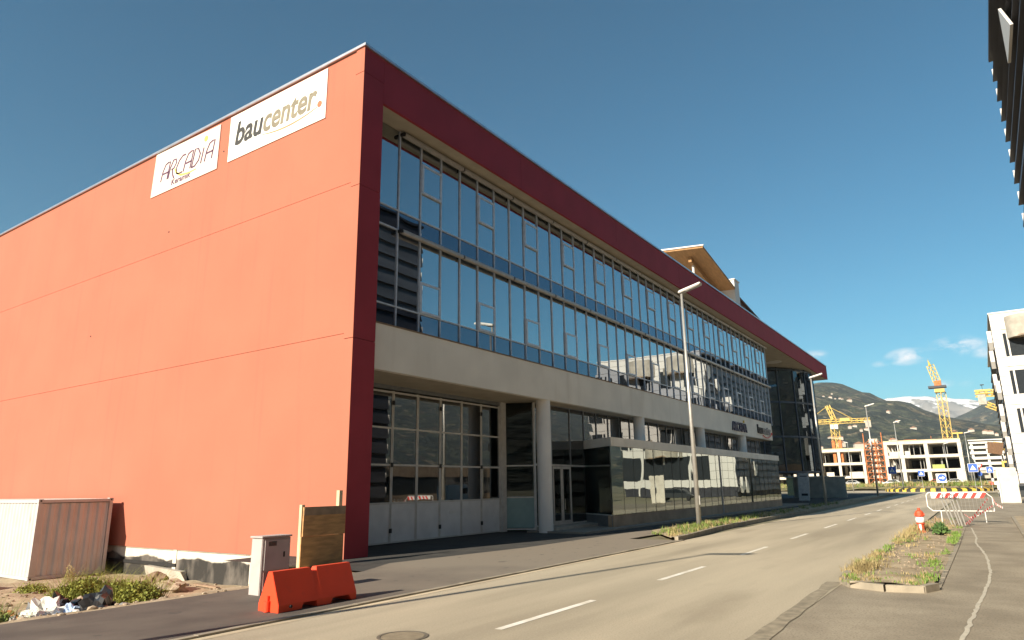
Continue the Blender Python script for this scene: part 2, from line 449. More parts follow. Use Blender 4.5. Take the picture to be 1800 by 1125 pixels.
# walkway slab at the foot of the pavilion
PAVE = mat('walkway_paving', (.28, .25, .21), .85, .1, 2, bump=.3, bscale=60)
b = MB(); b.hexa([(26.4, 14.3, -.04), (70, 14.2, -.04), (70, 17.3, -.04), (26.4, 17.3, -.04), (26.4, 14.3, .10), (70, 14.2, .10), (70, 17.3, .10), (26.4, 17.3, .10)])
struct(b.build('walkway', PAVE))
b = MB(); b.quad((30, 11.6, .012), (140, 13.0, .012), (140, 40, .012), (30, 40, .012)); struct(b.build('forecourt_asphalt', SHADOW_ASPH))  # same shadow-darkened asphalt carried on along the facade

# traffic island on the right
b = MB()
isl = [(15.35, 2.55), (15.9, 2.82), (17.2, 2.88), (22, 2.88), (30, 2.92), (38, 2.95), (43, 2.6), (44, 2.1), (43, 1.45), (36, 1.12), (26, 1.05), (15.75, 1.05), (15.2, 1.25), (15.05, 1.9)]
def ring(poly, inset):
    cx = sum(p[0] for p in poly)/len(poly); cy = sum(p[1] for p in poly)/len(poly)
    out = []
    n = len(poly)
    for i, p in enumerate(poly):
        a0 = Vector(poly[i-1]); a1 = Vector(p); a2 = Vector(poly[(i+1) % n])
        t = ((a1-a0).normalized()+(a2-a1).normalized()).normalized()
        nn = Vector((-t.y, t.x))
        if nn.dot(Vector((cx, cy))-a1) < 0: nn = -nn
        out.append((p[0]+nn.x*inset, p[1]+nn.y*inset))
    return out
# subdivide
def dens(poly, step):
    out = []
    for i, p in enumerate(poly):
        q = poly[(i+1) % len(poly)]; L_ = math.dist(p, q); k = max(1, int(L_/step))
        for j in range(k): out.append((p[0]+(q[0]-p[0])*j/k, p[1]+(q[1]-p[1])*j/k))
    return out
isd = dens(isl, .45)
inn = ring(isd, .13)
kb = MB(); n = len(isd)
for i in range(n):
    j = (i+1) % n
    def lerp(p, q, t): return (p[0]+(q[0]-p[0])*t, p[1]+(q[1]-p[1])*t)
    a0, a1 = lerp(isd[i], isd[j], .03), lerp(isd[i], isd[j], .97)
    b0, b1 = lerp(inn[i], inn[j], .03), lerp(inn[i], inn[j], .97)
    h = .115+random.uniform(-.008, .008)
    if isd[i][0] > 16.6: h = .030+random.uniform(-.006, .006)
    if isd[i][0] > 16.0 and isd[i][1] < 1.4: h = .012+random.uniform(-.003, .003)
    kb.hexa([(*a0, -.04), (*a1, -.04), (*b1, -.04), (*b0, -.04), (*a0, h), (*a1, h), (*b1, h), (*b0, h)])
struct(kb.build('island_kerb', KERB))
b = MB(); vv = []; ff = []
NX, NY = 120, 12
def isl_lr(x):
    lo = 1.15 if x > 15.8 else 1.35; hi = 2.78
    if x > 36: lo = 1.2+(x-36)*.05
    if x < 15.9: hi = 2.55
    return lo, hi
for i in range(NX+1):
    x = 15.25+(43.4-15.25)*i/NX; lo, hi = isl_lr(x)
    for j in range(NY+1):
        y = lo+(hi-lo)*j/NY; e = math.sin(math.pi*j/NY)
        vv.append((x, y, (.085 if x < 16.5 else max(.012, .085-(x-16.5)*.04))+.05*e+(.035*noise.noise(Vector((x*1.3, y*1.3, 9)))+.015*noise.noise(Vector((x*5, y*5, 2))))*e))
for i in range(NX):
    for j in range(NY): ff.append((i*(NY+1)+j, (i+1)*(NY+1)+j, (i+1)*(NY+1)+j+1, i*(NY+1)+j+1))
struct(b.add(vv, ff).build('island_soil', SOIL, smooth=True))
# right-hand verge of dry soil with kerb
b = MB(); b.quad((-30, -3.3, .05), (47.5, -3.3, .05), (47.5, -.85, .05), (-30, -.85, .05)); struct(b.build('verge_soil', SOIL))
b = MB()
for i in range(77): b.box(-30+i+.01, -29+i-.01, -.85, -.72, -.04, .08)
struct(b.build('verge_kerb', KERB))
# pale patched crack and seam in the lot
def ribbon(name, pts, w_, z, m):
    b = MB(); vs = []
    for i, p in enumerate(pts):
        p0 = Vector(pts[max(0, i-1)]); p1 = Vector(pts[min(len(pts)-1, i+1)]); t = (p1-p0).normalized(); nn = Vector((-t.y, t.x))
        ww = w_*(1+.5*noise.noise(Vector((i*1.3, 0, 0))))
        vs += [(p[0]+nn.x*ww, p[1]+nn.y*ww, z), (p[0]-nn.x*ww, p[1]-nn.y*ww, z)]
    return struct(b.add(vs, [(2*i, 2*i+1, 2*i+3, 2*i+2) for i in range(len(pts)-1)]).build(name, m))
cr = [(36.2, .90), (30.3, .66), (27.5, .64), (24.5, .42), (21.9, .31), (19.3, .26), (17.6, .29), (16.3, .34), (14.4, .43), (12.9, .50), (11.1, .58), (9, .7)]
crd = []
for i in range(len(cr)-1):
    for j in range(8):
        t = j/8; crd.append((cr[i][0]+(cr[i+1][0]-cr[i][0])*t, cr[i][1]+(cr[i+1][1]-cr[i][1])*t+.03*noise.noise(Vector((i*8+j, 3, 0))*.9)))
ribbon('patched_crack', crd, .028, 0.0, PALE)
SEAM = mat('seam_asphalt', (.29, .245, .175), .9, .25, 5, bump=.4, bscale=90)
ribbon('asphalt_seam', [(4+i*.6, 2.70+.012*i+.04*noise.noise(Vector((i*.7, 0, 0)))) for i in range(21)], .13, .004, SEAM)
# centre-line dashes
LINE = mat('road_paint', (.86, .82, .74), .8, .12, 3, col2=(.64, .57, .45), lo=.35, hi=.75)
b = MB()
for x0, x1 in ((2.6, 5.6), (8.6, 11.55), (14.57, 17.45), (20.7, 23.6), (27.2, 30.2), (34.1, 37.4), (41, 44.2), (48, 51), (54.5, 57.5), (61, 64), (67.5, 70.5), (74, 77), (80.5, 83.5), (87, 90), (94, 97), (101, 104)):
    y0 = 6.17+road_off(x0)*.9; y1 = 6.17+road_off(x1)*.9
    b.quad((x0, y0-.065, .005), (x1, y1-.065, .005), (x1, y1+.065, .005), (x0, y0+.065, .005))
struct(b.build('lane_marking', LINE))
# manhole
mh = thing('manhole_cover', (7.55, 7.05, 0), 'round iron manhole cover set flush in the dusty road at the bottom edge', 'manhole cover')
IRON = mat('dusty_iron', (.27, .22, .15), .7, .15, 8, bump=.4, bscale=60)
MB().cyl((7.55, 7.05, 0), (7.55, 7.05, .006), .30, n=32).build('lid', IRON, mh)
rg = MB(); n = 36
vs = []
for r, z in ((.31, .0), (.31, .008), (.36, .008), (.36, .0)):
    vs += [(7.55+r*math.cos(2*math.pi*i/n), 7.05+r*math.sin(2*math.pi*i/n), z) for i in range(n)]
rg.add(vs, [(k*n+i, k*n+(i+1) % n, (k+1)*n+(i+1) % n, (k+1)*n+i) for k in range(3) for i in range(n)])
rg.build('rim', mat('rim_iron', (.15, .13, .10), .7), mh)

# ================================================================== MAIN BUILDING
FX0, FX1 = 14.4, 98.1        # along the street
YF = 15.8                    # fascia plane
ZT, ZS = 17.0, 15.34         # fascia top / soffit
YG = 16.7                    # curtain wall plane
KZ = YG/16.4
def zg_(z): return z if z in (15.34, 15.33) else 2+(z-2)*KZ
YB = 16.1                    # beam face
YGR = 17.2                   # ground-floor glass
B = thing('office_building', (14.4, 15.8, 0), 'long red office building with a blue glass curtain wall above a cream beam', 'building')
# end wall: three cast fields with open joints, corner strip
JZ = [12.05, 6.83]
for z0, z1 in ((0, JZ[1]-.008), (JZ[1]+.008, JZ[0]-.008), (JZ[0]+.008, 17.08)):
    MB().box(14.4, 15.0, 16.235, 62, z0-.02 if z0 == 0 else z0, z1).build('end_wall', RED, B)
MB().box(14.45, 15.0, 16.22, 61.9, .02, 17.0).build('wall_core', GROOVE, B)
for z0, z1 in ((-.03, JZ[1]-.2), (JZ[1]-.18, JZ[0]-.2), (JZ[0]-.18, ZT-.9)):
    MB().box(14.38, 15.32, YF, 16.22, z0, z1).build('corner_pillar', RED_SHADE, B)
    MB().box(14.36, 14.379, YF+.003, 16.22, z0, z1).build('pillar_lit_side', RED, B)  # thin added sheet keeps the pillar's sunlit side in the lit red
# fascia in long cassettes
fx = [14.38, 24.2, 34.2, 44.2, 54.2, 64.2, 74.2, 84.2, FX1]
MB().box(14.38, 15.32, YF, 16.22, ZT-.88, ZT+.08).build('fascia_corner', RED_SHADE, B)
MB().box(14.36, 14.379, YF+.003, 16.22, ZT-.88, ZT+.08).build('pillar_lit_side', RED, B)
fx[0] = 15.33
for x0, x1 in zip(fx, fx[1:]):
    MB().box(x0, x1-.012, YF, 15.93, ZS, ZT+.06).build('fascia', RED_SHADE, B)
MB().box(15.4, FX1-.05, 15.935, 16.15, ZS+.13, ZT).build('fascia_core', GROOVE, B)
# roof trim
MB().box(14.30, 14.46, YF-.08, 62, 17.09, 17.19).box(14.46, FX1+.06, YF-.08, YF+.1, 17.07, 17.17).build('roof_trim', TRIM, B)
MB().box(14.46, FX1, YF+.1, 62, ZT+.06, ZT+.1).build('roof', CONC, B)
# end return of the canopy
MB().box(FX1-.01, FX1+.25, YF, 44, ZS, ZT+.06).build('fascia_end', RED_SHADE, B)
# soffit (split round the glass line)
MB().box(15.33, FX1-.01, 15.935, 44, ZS+.015, ZS+.12).build('soffit', SOFFIT, B)
for x, y, r in ((74, 19.5, .9), (79.5, 18.2, .9), (76.5, 24.5, .9)):
    MB().cyl((x, y, ZS+.02), (x, y, ZS-.05), r, n=24).build('ceiling_disc', WHITEP, B)
# foundation wall
FOUND = mat('foundation_concrete', (.62, .58, .50), .9, .1, 2, bump=.4, bscale=12)
N_, L_, P_ = nodes_of(FOUND)
old = P_.inputs['Base Color'].links[0].from_socket
gg = N_.new('ShaderNodeNewGeometry'); sx = N_.new('ShaderNodeSeparateXYZ'); L_.new(gg.outputs['Position'], sx.inputs[0])
nn = N_.new('ShaderNodeTexNoise'); nn.inputs['Scale'].default_value = .35; nn.inputs['Detail'].default_value = 9; L_.new(gg.outputs['Position'], nn.inputs['Vector'])
m1 = N_.new('ShaderNodeMath'); m1.operation = 'MULTIPLY_ADD'; L_.new(nn.outputs['Fac'], m1.inputs[0]); m1.inputs[1].default_value = 1.1; L_.new(sx.outputs['Z'], m1.inputs[2])
mr = N_.new('ShaderNodeMapRange'); mr.inputs['From Min'].default_value = .27; mr.inputs['From Max'].default_value = .21; L_.new(m1.outputs[0], mr.inputs[0])
n3 = N_.new('ShaderNodeTexNoise'); n3.inputs['Scale'].default_value = 1.6; n3.inputs['Detail'].default_value = 6
mp3 = N_.new('ShaderNodeMapping'); mp3.inputs['Scale'].default_value = (1, 1, .5); L_.new(gg.outputs['Position'], mp3.inputs[0]); L_.new(mp3.outputs[0], n3.inputs['Vector'])
rr = N_.new('ShaderNodeValToRGB'); rr.color_ramp.elements[0].position = .45; rr.color_ramp.elements[0].color = (.03, .027, .024, 1)
rr.color_ramp.elements[1].position = .72; rr.color_ramp.elements[1].color = (.20, .175, .15, 1)
L_.new(n3.outputs['Fac'], rr.inputs[0])
mx = N_.new('ShaderNodeMix'); mx.data_type = 'RGBA'; L_.new(mr.outputs[0], mx.inputs['Factor']); L_.new(old, mx.inputs['A']); L_.new(rr.outputs[0], mx.inputs['B'])
L_.new(mx.outputs['Result'], P_.inputs['Base Color'])
MB().box(14.44, 15.0, 15.95, 62, -1.6, -.025).build('foundation', FOUND, B)
fb = MB()
for y in (20.05, 24.6): fb.box(14.415, 14.45, y, y+.22, -1.4, -.03)
fb.build('foundation_rib', CONC_L, B)
MB().box(14.40, 14.45, 24.6, 29.5, -.62, -.50).build('foundation_ledge', BLACK, B)
MB().hexa([(14.25, 23.4, -1.2), (14.25, 26.1, -1.2), (14.42, 26.1, -1.2), (14.42, 23.7, -1.2), (14.2, 23.9, -.72), (14.2, 26.3, -.62), (14.42, 26.3, -.62), (14.42, 23.9, -.72)]).build('cellar_hatch', CONC, B)

# beam
MB().box(15.3, 66.8, YB, YB+.25, 5.85, 7.40).build('beam', CREAM, B)
MB().box(15.3, 66.8, YB-.02, YG+.1, 7.402, 7.45).build('beam_cap', mat('cap_brown', (.22, .15, .09), .8), B)
MB().box(15.3, 67.2, YB+.25, 20.5, 5.86, 5.96).build('ground_soffit', SOFFIT, B)
MB().box(15.3, 68.3, YG+.25, 30, 5.97, 7.3).build('floor_slab', INT_F, B)
# columns with slightly flared tops
for x in (26.65, 37.3, 47.8, 58.0):
    MB().cyl((x, 16.45, .02), (x, 16.45, 5.86), .33, n=36).build('column', mat('column_render', (.78, .76, .72), .85, .05, 1) if x == 26.65 else bpy.data.materials['column_render'], B, smooth=False)

# curtain wall
X0, MW, NM = 15.64*KZ, 1.2*KZ, 44
Z = dict(b=7.46, s1=8.25, m0=11.15, m1=11.9, t=15.34)
def jitter_pane(m, x0, x1, z0, z1, parent, name='window_pane', amp=.0017):
    a = [random.uniform(-amp, amp) for _ in range(3)]
    y = YG+.03
    return MB().hexa([(x0, y+a[0], z0), (x1, y+a[1], z0), (x1, y+.02+a[1], z0), (x0, y+.02+a[0], z0),
                      (x0, y+a[2], z1), (x1, y+a[1]+a[2]-a[0], z1), (x1, y+.02+a[1]+a[2]-a[0], z1), (x0, y+.02+a[2], z1)]).build(name, m, parent)
def pane_merge(rects, m, parent, name):
    b = MB()
    for x0, x1, z0, z1 in rects:
        a = [random.uniform(-.0017, .0017) for _ in range(3)]; y = YG+.03
        b.hexa([(x0, y+a[0], z0), (x1, y+a[1], z0), (x1, y+.02+a[1], z0), (x0, y+.02+a[0], z0),
                (x0, y+a[2], z1), (x1, y+a[1]+a[2]-a[0], z1), (x1, y+.02+a[1]+a[2]-a[0], z1), (x0, y+.02+a[2], z1)])
    return b.build(name, m, parent)
for i in range(NM+1):
    x = X0+i*MW
    MB().box(x-.024, x+.024, YG-.022, YG+.10, Z['b']+.002, Z['t']).build('mullion', ALU, B)
for z in (zg_(8.25), zg_(11.15), zg_(11.9)):
    MB().box(X0-.34, X0+NM*MW, YG-.018, YG+.08, z-.024, z+.024).build('transom', ALU, B)
for i in range(-1, NM):
    x0, x1 = X0+i*MW+.028, X0+(i+1)*MW-.028
    if i == -1: x0 = 15.32
    cas = i >= 0 and i % 3 == 2
    if cas:
        pane_merge([(x0, x1, zg_(14.25), 15.33)], G_MAIN, B, 'top_pane'); pane_merge([(x0, x1, zg_(11.93), zg_(13.03))], G_MAIN, B, 'window_pane')
        pane_merge([(x0, x1, zg_(9.47), zg_(11.12))], G_MAIN, B, 'window_pane')
        for z0, z1 in ((zg_(13.03), zg_(14.25)), (zg_(8.28), zg_(9.47))):
            t_ = .085
            f = MB().box(x0-.02, x1+.02, YG-.055, YG+.02, z0, z0+t_).box(x0-.02, x1+.02, YG-.055, YG+.02, z1-t_, z1)
            f.box(x0-.02, x0+t_, YG-.055, YG+.02, z0+t_, z1-t_).box(x1-t_, x1+.02, YG-.055, YG+.02, z0+t_, z1-t_)
            fo = f.build('casement_window', ALU, B)
            g_ = MB().box(x0+t_, x1-t_, YG-.03, YG-.015, z0+t_, z1-t_).build('pane', G_MAIN, fo)
    else:
        jitter_pane(G_MAIN, x0, x1, zg_(11.93), 15.33, B)
        jitter_pane(G_MAIN, x0, x1, zg_(8.28), zg_(11.12), B)
    for z0, z1 in ((7.47, zg_(8.22)), (zg_(11.18), zg_(11.87))):
        jitter_pane(G_SPAN, x0, x1, z0, z1, B, 'spandrel_panel', .002)
# blind casings
prof = [(-.24, 0), (-.26, .04), (-.26, .13), (-.21, .17), (-.10, .18), (-.07, .15), (-.07, .03), (-.11, 0)]
for zc in (zg_(10.98), 15.08):
    x = X0+MW
    while x < X0+NM*MW-.5:
        x1 = min(x+3*MW, X0+NM*MW)
        c = MB().prism([(YG+u, zc+v) for u, v in prof], 'x', x+.05, x1-.05).build('blind_casing', BLIND, B)
        br = MB().box(x-.04, x+.04, YG-.24, YG-.03, zc+.04, zc+.15).build('bracket', BLACK, c)
        x = x1
# interior
MB().box(15.3, 68.3, YG+.25, 30, 11.3, 11.75).box(15.3, 68.3, YG+.25, 30, 15.0, 15.33).build('floor_slab', INT_F, B)
MB().box(15.3, 68.3, 24, 24.2, 0.1, 15.0).build('inner_wall', INT_W, B)
for x in (20.5, 25.8, 31, 36.2, 41.4, 46.6, 51.8, 57, 62.2):
    MB().cyl((x, 17.9, 7.3), (x, 17.9, 15.0), .22, n=14).build('inner_column', WHITEP, B)
MB().box(68.3, 68.5, YG+.05, 30, 7.3, 15.33).build('side_wall', ALU_D, B)
MB().box(15.0, 15.3, 16.25, 30, 0, 15.3).build('inner_wall', INT_W, B)
MB().box(15.0, 68.3, 30, 62, 0, 17).build('rear_block', CONC, B)

rb = random.Random(4)
CURT = mat('pale_curtain', (.55, .56, .55), .9, .08, 2)
for i in range(0, NM):
    for fl, (za, zb_) in enumerate(((8.4, 11.2), (12.1, 14.9))):
        if rb.random() < .30:
            xa = X0+i*MW+rb.uniform(.1, .7)*MW; wd = rb.uniform(.15, .5)
            lo_ = za if rb.random() < .6 else za+(zb_-za)*rb.uniform(.3, .7)
            MB().box(xa, min(xa+wd, X0+(i+1)*MW-.04), YG+.16, YG+.18, lo_, zb_).build('curtain', CURT, B)
# garage doors (folding leaves)
for k in range(7):
    x0 = 16.12+k*1.4; x1 = x0+1.38
    lf = MB(); fr = .05
    lf.box(x0, x0+fr, 18.4, 18.46, .06, 5.66).box(x1-fr, x1, 18.4, 18.46, .06, 5.66)
    for z in (1.48, 2.87, 4.24, 5.60): lf.box(x0+fr, x1-fr, 18.4, 18.46, z-.035, z+.035)
    lf.box(x0+fr, x1-fr, 18.4, 18.46, .06, .12)
    lo = lf.build('garage_leaf', ALU_L, B)
    MB().box(x0+fr, x1-fr, 18.415, 18.445, .12, 1.445).build('solid_panel', GARAGE, lo)
    pn = MB()
    for z0, z1 in ((1.515, 2.835), (2.905, 4.205), (4.275, 5.565)): pn.box(x0+fr, x1-fr, 18.42+random.uniform(-.003, .003), 18.44, z0, z1)
    pn.build('pane', G_GR, lo)
    if k % 2 == 1:
        for z in (.5, 2.87, 5.2): MB().box(x1-.05, x1+.06, 18.36, 18.4, z-.08, z+.08).build('hinge', BLACK, lo)
MB().box(16.1, 26.0, 18.38, 18.5, 5.70, 5.86).build('door_track', ALU_D, B)
MB().box(25.93, 26.3, 18.3, 18.5, .045, 5.86).build('door_post', ALU_L, B)
MB().box(22.35, 22.72, 18.40, 18.412, .98, 1.08).build('notice', WHP, B)
# angled return between garage and entrance
def vpanel(p, q, z0, z1, th, m, name, parent):
    p, q = Vector(p), Vector(q); t = (q-p).normalized(); nn_ = Vector((-t.y, t.x))*th/2
    return MB().hexa([(p.x-nn_.x, p.y-nn_.y, z0), (q.x-nn_.x, q.y-nn_.y, z0), (q.x+nn_.x, q.y+nn_.y, z0), (p.x+nn_.x, p.y+nn_.y, z0),
                      (p.x-nn_.x, p.y-nn_.y, z1), (q.x-nn_.x, q.y-nn_.y, z1), (q.x+nn_.x, q.y+nn_.y, z1), (p.x+nn_.x, p.y+nn_.y, z1)]).build(name, m, parent)
A0, A1 = (26.32, 18.4), (26.92, 17.2)
G_RET = glass('return_glass', (.3, .36, .36), .03, refl_col=(.5, .52, .5))
vpanel(A0, A1, 1.55, 2.92, .03, G_RET, 'return_pane', B); vpanel(A0, A1, 2.98, 5.84, .03, G_RET, 'return_pane', B)
MB().box(26.4, 31.9, 19.2, 19.3, .1, 5.84).build('inner_wall', DARKIN, B)
vpanel(A0, A1, .2, 1.52, .03, FROST, 'frosted_pane', B)
for z in (.14, 1.535, 2.95): vpanel(A0, A1, z-.03, z+.03, .08, ALU_L, 'rail', B)
MB().box(26.90, 27.02, 17.14, 17.26, .10, 5.86).build('entrance_post', ALU_L, B)
# entrance and ground-floor glazing at YGR
def gwin(xs, z0, z1):
    for a_, b_ in zip(xs, xs[1:]):
        dy = random.uniform(-.003, .003)
        MB().hexa([(a_+.03, YGR+dy, z0), (b_-.03, YGR-dy, z0), (b_-.03, YGR+.02-dy, z0), (a_+.03, YGR+.02+dy, z0),
                   (a_+.03, YGR+dy, z1), (b_-.03, YGR-dy, z1), (b_-.03, YGR+.02-dy, z1), (a_+.03, YGR+.02+dy, z1)]).build('shop_pane', G_GR, B)
        MB().box(b_-.03, b_+.03, YGR-.04, YGR+.08, z0-.06, z1+.04).build('shop_mullion', ALU_D, B)
gwin([27.0, 28.5, 30.35, 31.85], 3.03, 5.82)
gwin([27.0, 28.5], .28, 2.95); gwin([30.35, 31.85], .28, 2.95)
gwin([31.85+1.43*i for i in range(25)], 4.3, 5.82)
MB().box(27.0, 31.9, YGR-.05, YGR+.09, 2.95, 3.03).box(27, 31.9, YGR-.05, YGR+.09, .1, .28).build('shop_transom', ALU_L, B)
MB().box(26.9, 67, YGR-.03, YGR+.07, 5.82, 5.87).build('shop_head', ALU_D, B)
# glazed entrance doors
for x0, x1 in ((28.55, 29.40), (29.42, 30.30)):
    d = MB().box(x0, x0+.10, YGR-.04, YGR+.04, .14, 2.93).box(x1-.10, x1, YGR-.04, YGR+.04, .14, 2.93)
    d.box(x0+.1, x1-.1, YGR-.04, YGR+.04, .14, .40).box(x0+.1, x1-.1, YGR-.04, YGR+.04, 2.82, 2.93)
    do = d.build('entrance_door', ALU_L, B)
    MB().box(x0+.1, x1-.1, YGR-.01, YGR+.01, .40, 2.82).build('pane', G_GR, do)
    MB().cyl((x1-.14 if x0 < 29 else x0+.14, YGR-.09, .9), (x1-.14 if x0 < 29 else x0+.14, YGR-.09, 1.4), .015).build('handle', STEEL, do)
MB().box(27.0, 32, 16.1, 17.16, .10, .22).build('entrance_step', CONC, B)
MB().box(31.9, 66, 19.2, 19.3, .1, 5.8).build('inner_wall', INT_W, B)
for k in range(9):
    MB().box(33.5+k*3.7, 34.6+k*3.7, 18.3, 19.0, .1, 1.2+.5*(k % 3)).build('display_unit', [TAN, WHITEP, FROST][k % 3], B)

# glass pavilion
PX0, PX1, PY = 30.05, 62.5, 14.8
MB().hexa([(PX0-.05, PY-.06, 3.86), (PX1+.08, PY-.06, 3.86), (PX1+.08, YGR-.02, 3.86), (31.75, YGR-.02, 3.86),
           (PX0-.05, PY-.06, 4.28), (PX1+.08, PY-.06, 4.28), (PX1+.08, YGR-.02, 4.28), (31.75, YGR-.02, 4.28)]).build('pavilion_parapet', CREAM, B)
MB().box(PX0, PX1, PY+.02, PY+.3, .10, .62).build('pavilion_plinth', BROWNST, B)
px = [PX0+.02+1.30*i for i in range(26)]; px[-1] = PX1
for k, (a_, b_) in enumerate(zip(px, px[1:])):
    a3 = [random.uniform(-.0035, .0035) for _ in range(3)]; y = PY+.03
    MB().hexa([(a_+.008, y+a3[0], .64), (b_-.008, y+a3[1], .64), (b_-.008, y+.02+a3[1], .64), (a_+.008, y+.02+a3[0], .64),
               (a_+.008, y+a3[2], 3.85), (b_-.008, y+a3[1]+a3[2]-a3[0], 3.85), (b_-.008, y+.02+a3[1]+a3[2]-a3[0], 3.85), (a_+.008, y+.02+a3[2], 3.85)]).build('pavilion_pane', G_PAV, B)
    MB().box(b_-.008, b_+.008, PY+.02, PY+.07, .63, 3.85).build('pavilion_joint', BLACK, B)
MB().box(46.4, 46.62, PY-.0, PY+.2, .1, 3.86).build('pavilion_post', ALU_D, B)
vpanel((PX0, PY+.06), (31.8, YGR-.03), .64, 3.85, .03, G_PAV, 'pavilion_side_pane', B)
vpanel((PX0, PY+.06), (31.8, YGR-.03), .10, .62, .06, ALU_D, 'pavilion_side_plinth', B)
vpanel((PX0, PY+.06), (31.8, YGR-.03), .60, .66, .08, ALU_L, 'pavilion_side_rail', B)
MB().box(PX0+1.9, PX1, 17.25, 17.3, .1, 3.8).build('pavilion_curtain', mat('dark_backing', (.34, .38, .35), .9), B)
MB().box(PX1-.05, PX1+.0, PY+.1, YGR-.05, .1, 3.85).build('pavilion_end', G_PAV, B)

for y_, z_ in ((27.6, 12.9), (24.0, 15.6), (33.5, 9.1)): MB().cyl((14.385, y_, z_), (14.401, y_, z_), .035, n=10).build('fixing_hole', BLACK, B)
# rotunda under the canopy
RC, RR_ = (90.0, 27.0), 10.6
def arc(r, z0, z1, a0, a1, n, th=.03):
    b = MB(); vs = []
    for i in range(n+1):
        t = a0+(a1-a0)*i/n
        for rr2 in (r, r-th):
            for z in (z0, z1): vs.append((RC[0]+rr2*math.cos(t), RC[1]+rr2*math.sin(t), z))
    fs = []
    for i in range(n):
        o = i*4; fs += [(o, o+4, o+5, o+1), (o+2, o+3, o+7, o+6), (o+1, o+5, o+7, o+3), (o, o+2, o+6, o+4)]
    fs += [(0, 1, 3, 2), (n*4, n*4+2, n*4+3, n*4+1)]
    return b.add(vs, fs)
na = 18
for i in range(na):
    a0 = R(150)+R(240)*i/na; a1 = R(150)+R(240)*(i+1)/na
    for z0, z1 in ((3.3, 7.1), (7.3, 11.1), (11.3, 15.0)):
        arc(RR_+random.uniform(-.01, .01), z0, z1, a0+.008, a1-.008, 3).build('rotunda_pane', G_ROT, B)
    p = (RC[0]+(RR_+.03)*math.cos(a0), RC[1]+(RR_+.03)*math.sin(a0))
    MB().cyl((*p, 3.2), (*p, 15.3), .09, n=8).build('rotunda_mullion', ROTF if i not in (11, 12) else STEEL, B)
for z in (3.2, 7.2, 11.2, 15.1): arc(RR_+.08, z-.1, z+.1, R(150), R(390), 48, .25).build('rotunda_ring', ROTF, B)
for z in (3.3, 7.2, 11.2): MB().cyl((*RC, z-.15), (*RC, z+.02), RR_-.35, n=48).build('rotunda_floor', INT_F, B)
MB().cyl((*RC, 0), (*RC, 15.3), 4.2, n=32).build('rotunda_core', DARK, B)
MB().box(79.5, 82.0, 21, 24, 0, 3.2).build('rotunda_pier', DARK, B)
for y in (17.8, 20.3):
    MB().box(68.5, 72, 24, 24.2, 0, 15.3)
MB().box(68.5, 80.5, 25.5, 25.8, 0.0, 15.3).build('link_wall', mat('link_glass_dark', (.05, .06, .075), .12, .2, .5), B)
for x in (71, 74, 77): MB().box(x-.06, x+.06, 25.36, 25.5, 0, 15.3).build('link_mullion', ROTF, B)
for z in (4.2, 7.8, 11.5): MB().box(68.5, 80.5, 25.3, 25.5, z-.15, z+.15).build('link_band', ROTF, B)
vpanel((70.5, 24.4), (76, 21.2), 6.8, 7.1, 1.2, CREAM, 'stair_flight', B)
vpanel((70.5, 24.4), (76, 21.2), 9.4, 9.7, 1.2, CREAM, 'stair_flight', B)
# light-letter signs on the beam
def sign_letters():
    s1 = thing('letter_sign', (54.2, YB, 6.0), 'dark letters reading ARCADIA with a yellow dot mounted on the cream beam', 'sign')
    NAVY = mat('navy_letter', (.03, .035, .09), .5)
    text_mesh('ARCADIA', 1.0, NAVY, s1, 'lettering', (54.3, YB-.06, 6.12), (1, 0, 0), (0, 0, 1), .10, .012, width=4.0)
    MB().cyl((57.6, YB-.1, 6.98), (57.6, YB-.02, 6.98), .10, n=14).build('dot', YELP, s1)
    s2 = thing('letter_sign', (61.6, YB, 6.1), 'dark and grey letters reading baucenter with a red swoosh on the beam end', 'sign')
    text_mesh('bau', 1.05, BLACK, s2, 'lettering', (61.7, YB-.06, 6.30), (1, 0, 0), (0, 0, 1), .10, .025, width=1.55)
    text_mesh('center', 1.05, ALU_D, s2, 'lettering', (63.3, YB-.06, 6.30), (1, 0, 0), (0, 0, 1), .10, .02, width=2.7)
    b = MB(); pts = []
    for i in range(13):
        t = i/12; pts.append((63.2+3.0*t, YB-.08, 6.14-.22*math.sin(math.pi*min(1, t*.9))+.28*t*t))
    b.tube(pts, .035).build('swoosh', REDP, s2)
    MB().cyl((66.3, YB-.12, 6.42), (66.3, YB-.03, 6.42), .1, n=14).build('dot', REDP, s2)
sign_letters()

# rooftop structures
RT = thing('roof_canopy', (59, 18.6, 17.1), 'tilted tan timber canopy rising above the red roof edge', 'canopy')
def slab(p, th=.25): return MB().hexa([(x, y, z-th) for x, y, z in p]+[(x, y, z) for x, y, z in p])
slab([(58.9, 18.6, 23.4), (68.3, 18.6, 21.6), (68.3, 30, 22.2), (58.9, 30, 24.4)], .22).build('canopy_roof', TAN, RT)
MB().hexa([(58.8, 18.5, 23.36), (58.95, 18.5, 23.36), (58.95, 30, 24.3), (58.8, 30, 24.3), (58.8, 18.5, 23.47), (58.95, 18.5, 23.47), (58.95, 30, 24.5), (58.8, 30, 24.5)]).build('canopy_edge', WHITEP, RT)
MB().hexa([(60.2, 20.2, 22.5), (69.5, 20.2, 20.4), (69.5, 20.5, 20.4), (60.2, 20.5, 22.5), (60.2, 20.2, 23.3), (69.5, 20.2, 21.5), (69.5, 20.5, 21.5), (60.2, 20.5, 23.3)]).build('beam', TAN, RT)
MB().cyl((61.0, 20.35, 17.1), (61.0, 20.35, 22.6), .12).build('post', WHITEP, RT)
CH = thing('roof_chimney', (69.3, 18.9, 17.1), 'white square chimney block between the two roof canopies', 'chimney')
MB().box(68.5, 70.1, 18.7, 20.6, 17.1, 22.5).build('shaft', WHITEP, CH)
